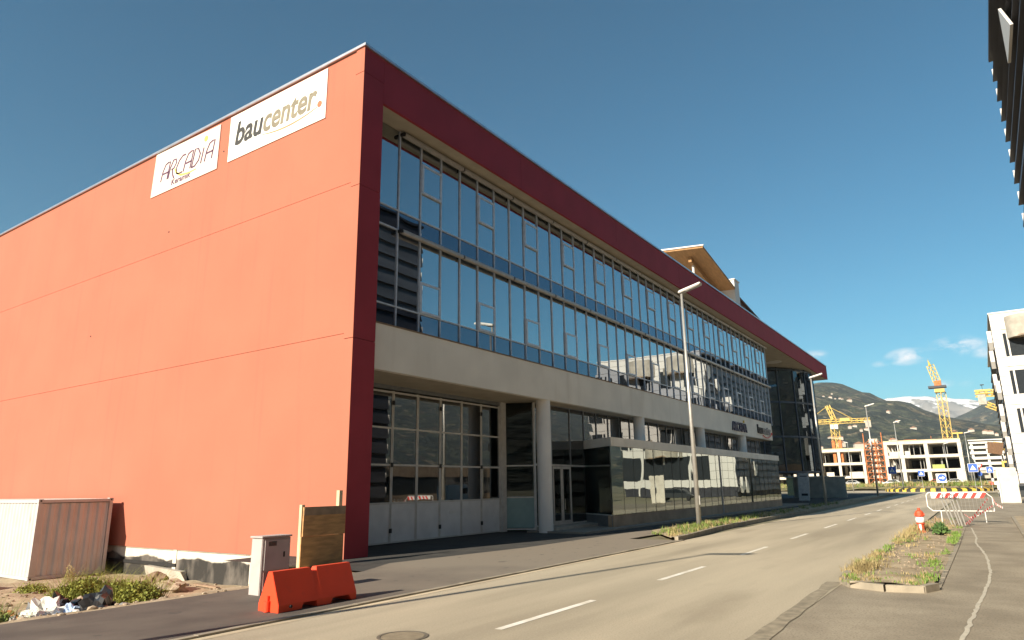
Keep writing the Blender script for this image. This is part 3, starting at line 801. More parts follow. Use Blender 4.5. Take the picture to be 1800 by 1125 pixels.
MB().box(68.4, 70.2, 18.6, 20.7, 22.5, 22.62).build('cap', WHITEP, CH)
R2 = thing('roof_canopy', (74, 18.7, 17.1), 'dark brown sloping roof wedge behind the white chimney', 'canopy')
slab([(70.2, 18.7, 21.0), (86, 18.7, 19.0), (86, 30, 19.0), (70.2, 30, 21.6)], .2).build('canopy_roof', mat('dark_timber', (.11, .055, .035), .8, .2, 2), R2)
MB().hexa([(70.3, 18.9, 17.1), (86, 18.9, 17.1), (86, 29, 17.1), (70.3, 29, 17.1), (70.3, 18.9, 20.7), (86, 18.9, 18.75), (86, 29, 18.75), (70.3, 29, 20.7)]).build('gable_wall', bpy.data.materials['dark_timber'], R2)

# ------------------------------------------------------------------ banners on the end wall
XW = 14.36
bn = thing('wall_banner', (14.38, 20.7, 15.0), 'white banner reading baucenter in black and grey high on the red wall', 'banner')
BANW = mat('banner_white', (.80, .78, .72), .6, .03, 1); BANW2 = mat('banner_cream', (.66, .58, .52), .6, .03, 1)
MB().hexa([(XW, 17.73, 14.97), (XW, 23.62, 14.98), (14.4, 23.62, 14.98), (14.4, 17.73, 14.97), (XW, 17.72, 16.98), (XW, 23.63, 16.99), (14.4, 23.63, 16.99), (14.4, 17.72, 16.98)]).build('sheet', BANW, bn)
TXB = mat('letter_black', (.03, .03, .03), .7); TXG = mat('letter_sand', (.20, .175, .125), .7)
xd = (0, -1, 0); ud = (0, 0, 1)
text_mesh('bau', 1.42, TXB, bn, 'lettering', (XW-.006, 23.2, 15.60), xd, ud, .008, .034, shear=.16, width=1.80)
text_mesh('center', 1.42, TXG, bn, 'lettering', (XW-.006, 21.38, 15.60), xd, ud, .008, .034, shear=.16, width=3.15)
def flat_ribbon(pts, w_, m, parent, name, x=XW-.012):
    """ribbon on the wall plane; pts are (y, z, relative width)"""
    vs = []
    for i, p in enumerate(pts):
        p0 = Vector(pts[max(0, i-1)][:2]); p1 = Vector(pts[min(len(pts)-1, i+1)][:2]); t = (p1-p0).normalized(); nn_ = Vector((-t.y, t.x))*w_*p[2]/2
        vs += [(x, p[0]+nn_.x, p[1]+nn_.y), (x, p[0]-nn_.x, p[1]-nn_.y), (x+.006, p[0]+nn_.x, p[1]+nn_.y), (x+.006, p[0]-nn_.x, p[1]-nn_.y)]
    fs = []
    for i in range(len(pts)-1):
        o = i*4; fs += [(o, o+1, o+5, o+4), (o+2, o+6, o+7, o+3), (o, o+4, o+6, o+2), (o+1, o+3, o+7, o+5)]
    return MB().add(vs, fs).build(name, m, parent)
sw = []
for i in range(20):
    t = i/19; y = 21.4-3.2*t; z = 15.50-.9*t+.95*t*t+.06*math.sin(t*3); sw.append((y, z, .5+.7*math.sin(math.pi*t)))
flat_ribbon(sw, .05, mat('swoosh_orange', (.75, .22, .10), .6), bn, 'swoosh')
MB().cyl((XW-.012, 18.07, 15.64), (XW, 18.07, 15.64), .125, n=24).build('dot', mat('dot_red', (.72, .12, .05), .6), bn)
b2 = thing('wall_banner', (14.38, 26.9, 15.0), 'smaller cream banner reading ARCADIA Keramik with a yellow dot on the red wall', 'banner')
MB().hexa([(XW, 24.36, 14.92), (XW, 29.46, 14.95), (14.4, 29.46, 14.95), (14.4, 24.36, 14.92), (XW, 24.34, 16.94), (XW, 29.36, 17.05), (14.4, 29.36, 17.05), (14.4, 24.34, 16.94)]).build('sheet', BANW2, b2)
PURP = mat('letter_purple', (.10, .035, .085), .7)
let = bpy.data.objects  # thin rounded art lettering drawn as strokes
def stroke_letter(ch, x, w_):
    """strokes in a unit box -> list of polylines (u right, v up)"""
    h = 1.0
    A = [[(0, 0), (.02*w_, .55), (.25*w_, .93), (.62*w_, 1.0), (.95*w_, 1.0), (1.0*w_, 0)], [(.1*w_, .42), (.98*w_, .42)]]
    Rr = [[(0, 0), (.02*w_, .6), (.3*w_, 1.0), (.75*w_, .98), (.95*w_, .75), (.7*w_, .5), (.3*w_, .45)], [(.45*w_, .45), (.75*w_, .1), (1.1*w_, -.12)]]
    Cc = [[(1.0*w_, .98), (.6*w_, 1.0), (.2*w_, .8), (.0*w_, .45), (.12*w_, .12), (.5*w_, 0), (1.0*w_, .03)]]
    D = [[(.05*w_, 0), (.05*w_, 1.0), (.5*w_, .95), (.95*w_, .6), (.9*w_, .25), (.5*w_, .02), (.05*w_, 0)]]
    I = [[(.3*w_, 0), (.3*w_, .85)]]
    return [[(x+u, v) for u, v in pl] for pl in {'A': A, 'R': Rr, 'C': Cc, 'D': D, 'I': I}[ch]]
x = 0
b = MB(); allp = []
for ch, wd in zip('ARCADIA', (.55, .5, .6, .55, .58, .28, .55)):
    allp += stroke_letter(ch, x, wd); x += wd+.10
kx = 4.0/x
for pl in allp:
    vs = []; nP = len(pl)
    pts = [Vector((28.72-(u*kx+.18*v), 15.52+v*.82+.0*u)) for u, v in pl]
    for i in range(nP):
        p0 = pts[max(0, i-1)]; p1 = pts[min(nP-1, i+1)]; t = (p1-p0).normalized(); nn_ = Vector((-t.y, t.x))*.038
        vs += [(XW-.012, pts[i].x+nn_.x, pts[i].y+nn_.y), (XW-.012, pts[i].x-nn_.x, pts[i].y-nn_.y)]
    b.add(vs, [(2*i, 2*i+1, 2*i+3, 2*i+2) for i in range(nP-1)])
b.build('lettering', PURP, b2)
flat_ribbon([(27.62-.0, 15.86, 1), (27.45, 15.62, 1.2), (27.1, 15.42, 1.2), (26.5, 15.34, .9), (25.9, 15.36, .4)], .07, mat('banner_yellow', (.72, .52, .10), .7), b2, 'flourish')
MB().cyl((XW-.012, 25.35, 16.6), (XW, 25.35, 16.6), .13, n=24).build('dot', bpy.data.materials['banner_yellow'], b2)
text_mesh('Keramik', .38, PURP, b2, 'lettering', (XW-.006, 27.78, 15.12), xd, ud, .008, .006, width=1.48)

# ================================================================== STREET LAMPS
def street_lamp(loc, label, h=10.9):
    t = thing('street_lamp', loc, label, 'street lamp', 'street lamps along the planting strip')
    x, y, z = loc
    MB().cyl((x, y, z-.1), (x, y, z+h), .115, .055, n=14).build('pole', STEEL, t, smooth=True)
    MB().cyl((x, y, z+h), (x, y-.35, z+h+.10), .045, n=10).build('arm', STEEL, t)
    # flat tapered head tilted up towards the road
    hd = MB().hexa([(x-.17, y+.12, z+h+.0), (x+.17, y+.12, z+h+.0), (x+.20, y-1.0, z+h+.28), (x-.20, y-1.0, z+h+.28),
                    (x-.12, y+.12, z+h+.14), (x+.12, y+.12, z+h+.14), (x+.16, y-1.0, z+h+.40), (x-.16, y-1.0, z+h+.40)])
    ho = hd.build('lamp_head', LAMPW, t, bevel=.03)
    MB().hexa([(x-.12, y-.25, z+h+.065), (x+.12, y-.25, z+h+.065), (x+.13, y-.85, z+h+.215), (x-.13, y-.85, z+h+.215),
               (x-.12, y-.25, z+h+.10), (x+.12, y-.25, z+h+.10), (x+.13, y-.85, z+h+.25), (x-.13, y-.85, z+h+.25)]).build('lens', mat('lamp_lens', (.5, .5, .48), .2) if 'lamp_lens' not in bpy.data.materials else bpy.data.materials['lamp_lens'], ho)
    MB().box(x-.05, x+.05, y-.125, y-.10, z+1.0, z+1.4).build('access_door', STEEL, t)
    return t
lamp1 = street_lamp((30.84, 10.98, 0.1), 'tallest nearest steel street lamp standing in front of the glass facade')
index_kids()
LP = [((-1.6, 11.3, .04), 'steel street lamp just outside the left edge, its shadow lying along the road', 1),
      ((64.6, 11.75, .1), 'street lamp in front of the dark round tower at the canopy end', 1),
      ((97.0, 11.55, .35), 'street lamp in front of the orange scaffold tower', 1),
      ((131, 11.7, .6), 'street lamp in front of the unfinished car park, right of the scaffold tower', 1)]
for loc, lb, sc_ in LP: copy_thing(lamp1, loc, 0, lb)
for loc, lb, sc_, rz in (((165, 2.6, .2), 'thin street lamp before the yellow tower crane mast', 1, 0),
                     ((185, 4.2+3.0, .2), 'small distant street lamp left of the tower crane mast', .9, 0),
                     ((150, 22.0, .2), 'thin street lamp beside the left wing of the unfinished car park', .85, R(150))):
    copy_thing(lamp1, loc, rz, lb, sc_)

# ================================================================== LEFT FOREGROUND OBJECTS
# shipping container: ribbed end faces the road, ribbed long side runs back
ct = thing('shipping_container', (12.75, 32, -.9), 'white corrugated shipping container standing close to the red wall', 'container')
cx0, cx1, cy0, cy1, cz0, cz1 = 11.4, 14.02, 28.8, 40.9, -1.0, 1.80
def corr(u0, u1, pitch, depth):
    out = []; u = u0
    while u < u1-.001:
        p_ = min(pitch, u1-u)
        out += [(u, 0), (u+p_*.32, 0), (u+p_*.5, depth), (u+p_*.82, depth)]; u += p_
    out.append((u1, 0)); return out
b = MB(); pr = corr(cx0+.12, cx1-.12, .335, .045)
vs = [(u, cy0+.03+d, cz0+.12) for u, d in pr]+[(u, cy0+.03+d, cz1-.14) for u, d in pr]; n = len(pr)
b.add(vs, [(i, i+1, i+1+n, i+n) for i in range(n-1)]).build('end_panel', CONTW, ct)
b = MB(); pr = corr(cy0+.12, cy1-.12, .28, .04)
vs = [(cx0+.03+d, u, cz0+.12) for u, d in pr]+[(cx0+.03+d, u, cz1-.1) for u, d in pr]; n = len(pr)
b.add(vs, [(i, i+1, i+1+n, i+n) for i in range(n-1)])
vs = [(cx1-.03-d, u, cz0+.12) for u, d in pr]+[(cx1-.03-d, u, cz1-.1) for u, d in pr]
b.add(vs, [(i, i+1, i+1+n, i+n) for i in range(n-1)]).build('side_panel', CONTW, ct)
MB().box(cx0+.05, cx1-.05, cy0+.08, cy1-.08, cz0+.05, cz0+.12).build('floor', CONTW, ct)
MB().box(cx0+.05, cx1-.05, cy0+.05, cy1-.05, cz1-.05, cz1-.02).build('roof', CONTW, ct)
f = MB()
for xx in (cx0, cx1-.12):
    for yy in (cy0, cy1-.12): f.box(xx, xx+.12, yy, yy+.12, cz0+.12, cz1-.12)
for zz, zh in ((cz0, .12), (cz1-.12, .12)):
    for yy in (cy0+.002, cy1-.12): f.box(cx0+.13, cx1-.13, yy, yy+.1, zz+.005, zz+zh-.005)
    for xx in (cx0+.002, cx1-.102): f.box(xx, xx+.1, cy0+.13, cy1-.13, zz+.005, zz+zh-.005)
f.build('frame', CONTW, ct)
for xx in (cx0-.01, cx1-.15):
    for zz in (cz0-.02, cz1-.11):
        c = MB().box(xx, xx+.16, cy0-.012, cy0+.16, zz, zz+.13).build('corner_casting', CONTW, ct)
        MB().box(xx+.05, xx+.11, cy0-.014, cy0-.012, zz+.035, zz+.095).build('slot', BLACK, c)

# electricity cabinet
cb = thing('electrical_cabinet', (9.15, 12.2, 0), 'grey electrical cabinet with a small lower door behind the orange barrier', 'cabinet')
MB().box(8.80, 9.48, 12.02, 12.36, .0, 1.08).build('body', CABM, cb, bevel=.012)
MB().box(8.77, 9.50, 11.99, 12.39, 1.085, 1.12).build('lid', CABM, cb, bevel=.01)
MB().box(8.86, 9.44, 12.0, 12.015, .48, 1.04).build('door', CABM, cb)
dd = MB().box(8.86, 9.44, 12.0, 12.015, .10, .44).build('lower_door', mat('door_reddish', (.40, .22, .20), .6), cb)
MB().box(9.38, 9.41, 11.985, 12.0, .22, .30).build('handle', BLACK, dd)
for k in range(5): MB().box(8.94, 9.12, 11.992, 11.999, .93+k*.018, .94+k*.018).build('vent_slot', BLACK, cb)
MB().box(9.30, 9.33, 11.99, 12.0, .70, .80).build('handle', BLACK, cb)

# plywood hoarding
pb = thing('plywood_hoarding', (13.0, 15.2, 0), 'brown plywood board on timber posts against the corner of the red building', 'hoarding')
MB().box(12.30, 13.76, 15.18, 15.22, .02, .80).build('lower_board', PLY, pb)
MB().box(12.33, 13.78, 15.165, 15.205, .805, 1.56).build('upper_board', PLY, pb)
MB().box(12.30, 12.40, 15.22, 15.32, -.05, 1.62).build('post', TIMBER, pb)
MB().box(13.58, 13.70, 15.22, 15.34, -.05, 1.98).build('post', TIMBER, pb)
MB().box(12.345, 13.77, 15.155, 15.165, 1.34, 1.56).build('batten', mat('weathered_timber', (.30, .21, .14), .85, .2, 5), pb)

# orange water-filled barrier
ob = thing('plastic_barrier', (8.6, 10.35, .045), 'orange plastic road barrier with a notch in its top beside the kerb', 'barrier')
def barrier_mesh():
    """A-shaped section swept along x with notched top and forklift cut-outs"""
    bx0, bx1, yc = 7.74, 9.52, 10.30
    z0 = .022; b = MB(); W = .24
    st = [0, .10, .12, .55, .60, .92, .95, 1.06, 1.08, 1.30, 1.35, 1.78, 1.86, 2.0]
    sec = []
    for u in st:
        top = .64
        if .92 < u < 1.08: top = .575
        foot = 0.0
        if .55 < u < .93: foot = .10
        if 1.30 < u < 1.80: foot = .10
        sec.append((u, foot, top))
    # rings
    rings = []
    tilt = .0
    for u, ft, tp in sec:
        hw = lambda z: W*(1-(z/.64))*1.0+.055 if z > .12 else W*(1-.12/.64)+.055+.02
        pts = [(-hw(ft), ft), (-hw(.12), max(.12, ft)), (-hw(tp*.999), tp), (hw(tp*.999), tp), (hw(.12), max(.12, ft)), (hw(ft), ft)]
        rings.append([(bx0+u*.865, yc+p, z0+q) for p, q in pts])
    n = 6; vs = [p for r in rings for p in r]
    fs = [tuple(range(n))[::-1], tuple(range((len(rings)-1)*n, len(rings)*n))]
    for k in range(len(rings)-1):
        for i in range(n): fs.append((k*n+i, k*n+(i+1) % n, (k+1)*n+(i+1) % n, (k+1)*n+i))
    return b.add(vs, fs)
barrier_mesh().build('body', ORANGE, ob, bevel=.012)
MB().cyl((7.72, 10.30, .03), (7.72, 10.30, .20), .055, n=14).cyl((7.72, 10.30, .20), (7.72, 10.30, .28), .03, n=12).build('coupling_pin', ORANGE, ob)
MB().cyl((7.98, 10.0, .10), (7.98, 10.035, .10), .025, n=12).build('drain_plug', BLACK, ob)

# ------------------------------------------------------------------ vegetation helpers
def blades(b, cx, cy, cz, rad, n, h, spread=.5, wid=.012, seed=0):
    rnd = random.Random(seed)
    for _ in range(n):
        t = rnd.uniform(0, 2*math.pi); r = rad*math.sqrt(rnd.random())
        x, y = cx+r*math.cos(t), cy+r*math.sin(t)
        a_ = rnd.uniform(0, 2*math.pi); hh = h*rnd.uniform(.5, 1.15); ln = spread*rnd.uniform(.2, 1)*hh
        dx, dy = math.cos(a_)*ln, math.sin(a_)*ln; px_, py_ = -math.sin(a_)*wid, math.cos(a_)*wid
        b.add([(x-px_, y-py_, cz), (x+px_, y+py_, cz), (x+dx*.4+px_*.8, y+dy*.4+py_*.8, cz+hh*.6), (x+dx*.4-px_*.8, y+dy*.4-py_*.8, cz+hh*.6), (x+dx, y+dy, cz+hh)],
              [(0, 1, 2, 3), (3, 2, 4)])
def leaves(b, cx, cy, cz, r, n, size, seed=0, flat=.7):
    rnd = random.Random(seed)
    for _ in range(n):
        while True:
            u, v, w_ = [rnd.uniform(-1, 1) for _ in range(3)]
            if .12 < u*u+v*v+w_*w_ < 1: break
        k = .75+.35*noise.noise(Vector((u*2, v*2, w_*2))+Vector((seed, 0, 0)))
        p = Vector((cx+u*r[0]*k, cy+v*r[1]*k, cz+abs(w_)*r[2]*k))
        d = Vector((rnd.uniform(-1, 1), rnd.uniform(-1, 1), rnd.uniform(-.3, 1))).normalized()
        q = d.orthogonal().normalized()*size*.38; s2 = size*rnd.uniform(.6, 1.3)
        b.add([p-q*.3, p+d*s2*.5-q, p+d*s2, p+d*s2*.5+q], [(0, 1, 2, 3)])
def bush(loc, r, n, size, label, m=None, grp='bushes on the dirt lot', nm='weed_bush', feather=True):
    t = thing(nm, loc, label, 'bush', grp)
    b = MB(); leaves(b, *loc, r, n, size, seed=hash(label) % 97)
    if feather: blades(b, *loc, r[0]*.9, n//14, r[2]*1.15, 1.6, .006, seed=5)
    b.build('foliage', m or GRASS, t)
    s_b = MB()
    for i in range(6):
        a_ = i*1.05; s_b.cyl((loc[0], loc[1], loc[2]-.05), (loc[0]+math.cos(a_)*r[0]*.5, loc[1]+math.sin(a_)*r[1]*.5, loc[2]+r[2]*.8), .008, .003, 5)
    s_b.build('stem', DRYG, t)
    return t
GR2 = mat('feathery_green', (.13, .16, .02), .8, .3, 5, col2=(.30, .30, .05))
def zz(x, y): return dirt_h(x, y)
bush((10.4, 22.3, zz(10.4, 22.3)), (1.0, 1.35, .78), 7000, .085, 'feathery green bush in front of the pale boulders by the container', GR2)
bush((10.6, 20.0, zz(10.6, 20.0)), (.9, 1.3, .74), 6500, .085, 'low green bush right of the boulders, nearest the foundation wall', GR2)
bush((10.3, 25.6, zz(10.3, 25.6)), (.55, .8, .32), 900, .06, 'small sparse green weed at the foot of the container end', GR2)
bush((6.3, 17.9, zz(6.3, 17.9)), (.75, 1.3, .75), 5200, .09, 'dark green weed clump at the left edge beside the rubbish', GRASS)
bush((11.9, 26.8, zz(11.9, 26.8)), (.25, .3, .75), 220, .05, 'thin dry brown stalk in front of the container', DRYG)
# boulders
for i, (x, y, r, lb) in enumerate(((11.6, 24.0, (.36, .46, .24), 'flat pale boulder leaning at the container foot'),
                                  (11.3, 22.9, (.34, .44, .28), 'rounded light boulder behind the green bush'),
                                  (12.6, 21.7, (.42, .60, .25), 'long brown boulder nearest the cellar hatch'),
                                  (12.9, 23.0, (.32, .4, .32), 'dark boulder in the container shadow'),
                                  (9.6, 20.6, (.28, .42, .24), 'small reddish boulder between the bush and the rubbish'),
                                  (9.8, 27.6, (.3, .35, .24), 'brown stone by the white container corner'))):
    tag(MB().blob((x, y, zz(x, y)+r[2]*.35), r, i+2, .5, 3).build('boulder', STONE if i not in (3, 5) else mat('brown_stone%d' % i, (.20, .13, .09), .9, .2, 5)), lb, 'boulder', 'boulders by the container')
b = MB(); rnd = random.Random(3)
for i in range(760):
    x = rnd.uniform(5.5, 14.2); y = rnd.uniform(13.5, 27)
    if x < 9 and y < 16.5 and rnd.random() < .3: continue
    s_ = rnd.choice([.02, .03, .04, .05, .08])*rnd.uniform(.7, 1.3)
    b.blob((x, y, zz(x, y)+s_*.2), (s_, s_*rnd.uniform(.6, 1.3), s_*.6), i, .5, 1)
stuff(b.build('rubble', STONE), 'scattered pale rubble on the dirt lot', 'rubble')
b = MB()
for x, y, l_, a_ in ((13.2, 19.6, 1.6, .3), (12.6, 18.6, 1.2, 1.2), (13.6, 21.3, 1.4, 1.5), (11.9, 17.8, .9, .2)):
    z = zz(x, y)+.05; c, s = math.cos(a_)*l_/2, math.sin(a_)*l_/2
    t_ = thing('wood_plank', (x, y, z), {1.6: 'longest weathered plank lying near the foundation wall', 1.2: 'grey plank lying flat on the rubble', 1.4: 'plank lying along the foot of the foundation', .9: 'short broken plank near the asphalt edge'}[l_], 'plank', 'planks on the dirt lot')
    vpanel((x-c, y-s), (x+c, y+s), z-.02, z+.03, .12, bpy.data.materials['weathered_timber'], 'board', t_)
# rubbish heap
hp = MB(); rnd = random.Random(11)
cols = {'black': BIN, 'white': mat('bag_white', (.66, .63, .58), .5), 'blue': mat('bag_blue', (.35, .45, .62), .5), 'rust': mat('bag_rust', (.42, .17, .06), .7), 'grey': mat('bag_grey', (.16, .16, .17), .5)}
bags = [((8.45, 19.2), .34, 'black', 'black bin bag on top of the rubbish heap'), ((8.35, 17.05), .33, 'black', 'black bin bag at the right end of the rubbish heap'),
        ((7.7, 18.3), .32, 'white', 'white crumpled plastic bag in the rubbish heap'), ((8.0, 17.75), .27, 'blue', 'pale blue plastic bag in the rubbish heap'),
        ((7.1, 18.9), .30, 'rust', 'rust coloured rag at the left of the rubbish heap'), ((6.95, 18.1), .25, 'white', 'white bag nearest the asphalt at the left end of the heap'),
        ((7.9, 19.0), .28, 'grey', 'dark grey sack behind the white bag'), ((8.2, 17.4), .22, 'white', 'small white bag beside the black bag at the right end')]
for i, ((x, y), r, c, lb) in enumerate(bags):
    tag(MB().blob((x, y, zz(x, y)+r*.5), (r*1.25, r*1.7, r*1.1), i+20, .95, 4).build('rubbish_bag', cols[c]), lb, 'bag', 'bags in the rubbish heap')
for c in ('black', 'white', 'rust', 'grey'):
    b = MB()
    for i in range(130):
        u = rnd.random(); x = 6.6+2.1*u+rnd.gauss(0, .2); y = 18.6-1.5*u+rnd.gauss(0, .55); s_ = rnd.uniform(.04, .15)
        b.blob((x, y, zz(x, y)+rnd.uniform(0, .25)), (s_, s_*rnd.uniform(.8, 2), s_*.6), i+40, .9, 2)
    stuff(b.build('litter', cols[c]), 'small %s scraps of litter in the heap' % c, 'litter')

# grasses as ground cover
b = MB(); rnd = random.Random(5)
for i in range(230):       # left planting strip
    x = 25+abs(rnd.gauss(0, 1))*16 if rnd.random() < .5 else rnd.uniform(26, 80); y = ky(x)+.2+rnd.random()*1.5*min(1, (x-24.5)/4)
    blades(b, x, y, .12, .14, 12, rnd.uniform(.06, .24), .9, .008, seed=i)
stuff(b.build('grass', DRYG), 'dry grass on the planting strip', 'grass')
b = MB()
for i in range(260):
    x = rnd.gauss(31, 5) if rnd.random() < .6 else rnd.uniform(26, 70)
    if x < 25.5: continue
    y = ky(x)+.2+rnd.random()*1.3; blades(b, x, y, .12, .12, 12, rnd.uniform(.08, .30), .7, .010, seed=i+900)
stuff(b.build('grass', GRASS), 'green weeds on the planting strip', 'grass')
b = MB(); bd = MB()
for i in range(400):       # island
    k = rnd.random()
    if k < .34: x, y = rnd.uniform(15.6, 34), 2.72+rnd.gauss(0, .10); tgt = b if noise.noise(Vector((x*.5, 0, 7))) > -.05 else bd
    elif k < .66: x, y = rnd.uniform(15.8, 35), 1.22+rnd.gauss(0, .09); tgt = b if noise.noise(Vector((x*.35, 5, 7))) > -.02 else None
    elif k < .80: x, y = rnd.uniform(15.3, 16.6), rnd.uniform(1.2, 2.7); tgt = bd if rnd.random() < .6 else b
    else: x, y = rnd.uniform(16, 42), rnd.uniform(1.3, 2.7); tgt = bd if rnd.random() < .75 else b
    if tgt is None or not (1.15 < y < 2.85): continue
    blades(tgt, x, y, .09, .12, 14, rnd.uniform(.04, .15), .9, .008, seed=i+2000)
for i in range(70): x, y = rnd.gauss(18.0, .7), 2.62+rnd.gauss(0, .12); blades(bd, x, y, .08, .20, 14, rnd.uniform(.08, .22), 2.0, .005, seed=i+3000)
for i in range(70): x, y = rnd.uniform(26, 35), rnd.uniform(2.3, 2.85); blades(bd, x, y, .10, .2, 14, rnd.uniform(.10, .26), 1.2, .008, seed=i+3300)
stuff(b.build('grass', mat('bright_grass', (.12, .21, .03), .8, .3, 2, col2=(.20, .30, .06))), 'green grass tufts on the traffic island', 'grass')
stuff(bd.build('grass', DRYG), 'dry straw grass on the traffic island', 'grass')
b = MB()
for i in range(420):
    x, y = rnd.uniform(15.4, 42), rnd.uniform(1.2, 2.8); s_ = rnd.choice([.012, .02, .03])
    b.blob((x, y, .11), (s_, s_, s_*.6), i, .4, 1)
stuff(b.build('gravel', STONE), 'pale gravel on the traffic island', 'gravel')
ib = thing('weed_bush', (30.8, 1.75, .1), 'dark green leafy bush beside the red fire hydrant', 'bush')
b = MB(); leaves(b, 30.8, 1.75, .1, (.9, .36, .40), 380, .12, 4); b.build('foliage', LEAF, ib)
b = MB()
for i in range(7): b.cyl((30.8, 1.75, .08), (30.8+math.cos(i)*.7, 1.75+math.sin(i)*.3, .45), .012, .004, 5)
b.build('stem', DRYG, ib)

# ================================================================== RIGHT FOREGROUND OBJECTS
hy = thing('fire_hydrant', (31.6, 2.42, .08), 'red fire hydrant with a white band on the grassy traffic island', 'hydrant')
HR = mat('hydrant_red', (.62, .08, .03), .5, .1, 8)
MB().lathe((31.6, 2.42, .05), [(.16, 0), (.16, .05), (.11, .07), (.11, .30), (.15, .32), (.15, .36)], 18).build('base', HR, hy, smooth=False)
MB().lathe((31.6, 2.42, .41), [(.12, 0), (.155, .05), (.165, .12), (.155, .19), (.11, .22)], 18).build('white_band', WHP, hy, smooth=True)
MB().lathe((31.6, 2.42, .63), [(.11, 0), (.15, .03), (.15, .15), (.12, .22), (.05, .27), (.045, .34)], 18).build('bonnet', HR, hy)
MB().cyl((31.6, 2.25, .72), (31.6, 2.59, .72), .055, n=12).cyl((31.42, 2.42, .72), (31.6, 2.42, .72), .06, n=12).build('outlet', HR, hy)
MB().box(31.47, 31.485, 2.40, 2.48, .12, .36).build('label_plate', WHP, hy)

# mobile pedestrian barrier with striped board
cbx = 39.5
cr_ = thing('crowd_barrier', (cbx, 1.35, .1), 'white tubular crowd barrier carrying a red and white striped board', 'barrier')
fy0, fy1, fz0, fz1 = 2.62, -.02, .58, 1.44
pts = [(cbx, fy0-.12, fz1), (cbx, fy1+.25, fz1), (cbx, fy1, fz1-.25), (cbx, fy1, fz0), (cbx, fy0-.2, fz0), (cbx, fy0, fz0+.2), (cbx, fy0, fz1-.12), (cbx, fy0-.12, fz1)]
MB().tube(pts, .02, 8).build('frame', WHP, cr_)
b = MB()
for i in range(1, 17):
    y = fy0+(fy1-fy0)*i/17; b.cyl((cbx, y, fz0), (cbx, y, fz1), .005, n=5)
b.build('grille', STEEL, cr_)
for y in (2.1, .35):
    MB().tube([(cbx, y, fz0), (cbx, y, .32)], .02).tube([(cbx-.28, y, .08), (cbx, y, .32), (cbx+.28, y, .08)], .018).build('foot', WHP, cr_)
sb = MB().box(cbx-.045, cbx-.025, .32, 2.42, 1.17, 1.41).build('striped_board', WHP, cr_)
b = MB()
for i in range(6):
    y0 = 2.26-i*.355
    b.hexa([(cbx-.051, y0, 1.172), (cbx-.051, y0-.16, 1.172), (cbx-.046, y0-.16, 1.172), (cbx-.046, y0, 1.172),
            (cbx-.051, y0-.15, 1.408), (cbx-.051, y0-.31, 1.408), (cbx-.046, y0-.31, 1.408), (cbx-.046, y0-.15, 1.408)])
b.build('stripe', REDP, sb)
# bundle of steel posts with rubber loops
for k, (dy, dx, lean, lb) in enumerate(((1.62, 37.1, .30, 'leftmost leaning steel post with a black loop'), (1.50, 36.9, .26, 'second leaning steel post in the bundle by the barrier'),
                                  (1.36, 37.2, .22, 'third leaning steel post in the bundle by the barrier'), (1.24, 36.8, .22, 'fourth leaning steel post in the bundle by the barrier'), (1.12, 37.0, .20, 'rightmost leaning steel post of the bundle'))):
    t = thing('steel_post', (dx, dy, .1), lb, 'post', 'steel posts leaning by the barrier')
    MB().cyl((dx, dy, .05), (dx-.15, dy+lean, 1.28), .032, n=8).build('tube', STEEL, t)
    lp = [(dx-.15+.02*math.sin(q), dy+lean+.10*math.cos(q)-.02, 1.30+.11*math.sin(q)) for q in [i*math.pi/5 for i in range(11)]]
    MB().tube(lp, .014, 6).build('loop', BLACK, t)
def tape(pts, label, wdt=.04):
    t = thing('barrier_tape', pts[0], label, 'tape', 'red and white tapes tied to the crowd barrier')
    dense = []
    for i in range(len(pts)-1):
        for j in range(8):
            q = j/8; dense.append(tuple(pts[i][k]+(pts[i+1][k]-pts[i][k])*q for k in range(3)))
    dense.append(pts[-1])
    for par, m, nm in ((0, REDP, 'red_band'), (1, WHP, 'white_band')):
        b = MB()
        for i in range(len(dense)-1):
            if i % 2 == par:
                p, q = dense[i], dense[i+1]
                b.add([(p[0], p[1], p[2]-wdt), (q[0], q[1], q[2]-wdt), (q[0], q[1], q[2]+wdt), (p[0], p[1], p[2]+wdt), (p[0]+.01, p[1], p[2]-wdt), (q[0]+.01, q[1], q[2]-wdt), (q[0]+.01, q[1], q[2]+wdt), (p[0]+.01, p[1], p[2]+wdt)],
                      [(0, 1, 2, 3), (4, 7, 6, 5), (0, 4, 5, 1), (3, 2, 6, 7), (0, 3, 7, 4), (1, 5, 6, 2)])
        b.build(nm, m, t)
tape([(36.8, 1.1, .13), (37.4, .85, .35), (38.4, .5, .75), (39.3, .12, 1.2)], 'red and white tape running from the posts up to the barrier corner')
tape([(36.9, 1.0, .12), (37.6, .75, .40), (38.6, .35, .62), (39.4, -.02, .85)], 'lower red and white tape sagging below the other')
tape([(39.4, -.02, 1.2), (39.2, -.12, .9), (39.0, -.35, .75)], 'short red and white tape end fluttering from the barrier corner')
tape([(37.3, 1.15, .55), (37.6, .95, .36), (37.9, .6, .45)], 'loose red and white tape loop behind the leaning posts', .025)
# small broken timber frame on the island
tw = thing('timber_stake', (38.2, 2.25, .1), 'broken timber stakes lying behind the fire hydrant', 'stake')
MB().tube([(38.2, 2.35, .08), (38.1, 2.3, .38), (37.6, 2.05, .10)], .03, 5).tube([(38.0, 1.95, .3), (37.2, 1.75, .08)], .025, 5).build('stick', bpy.data.materials['weathered_timber'], tw)

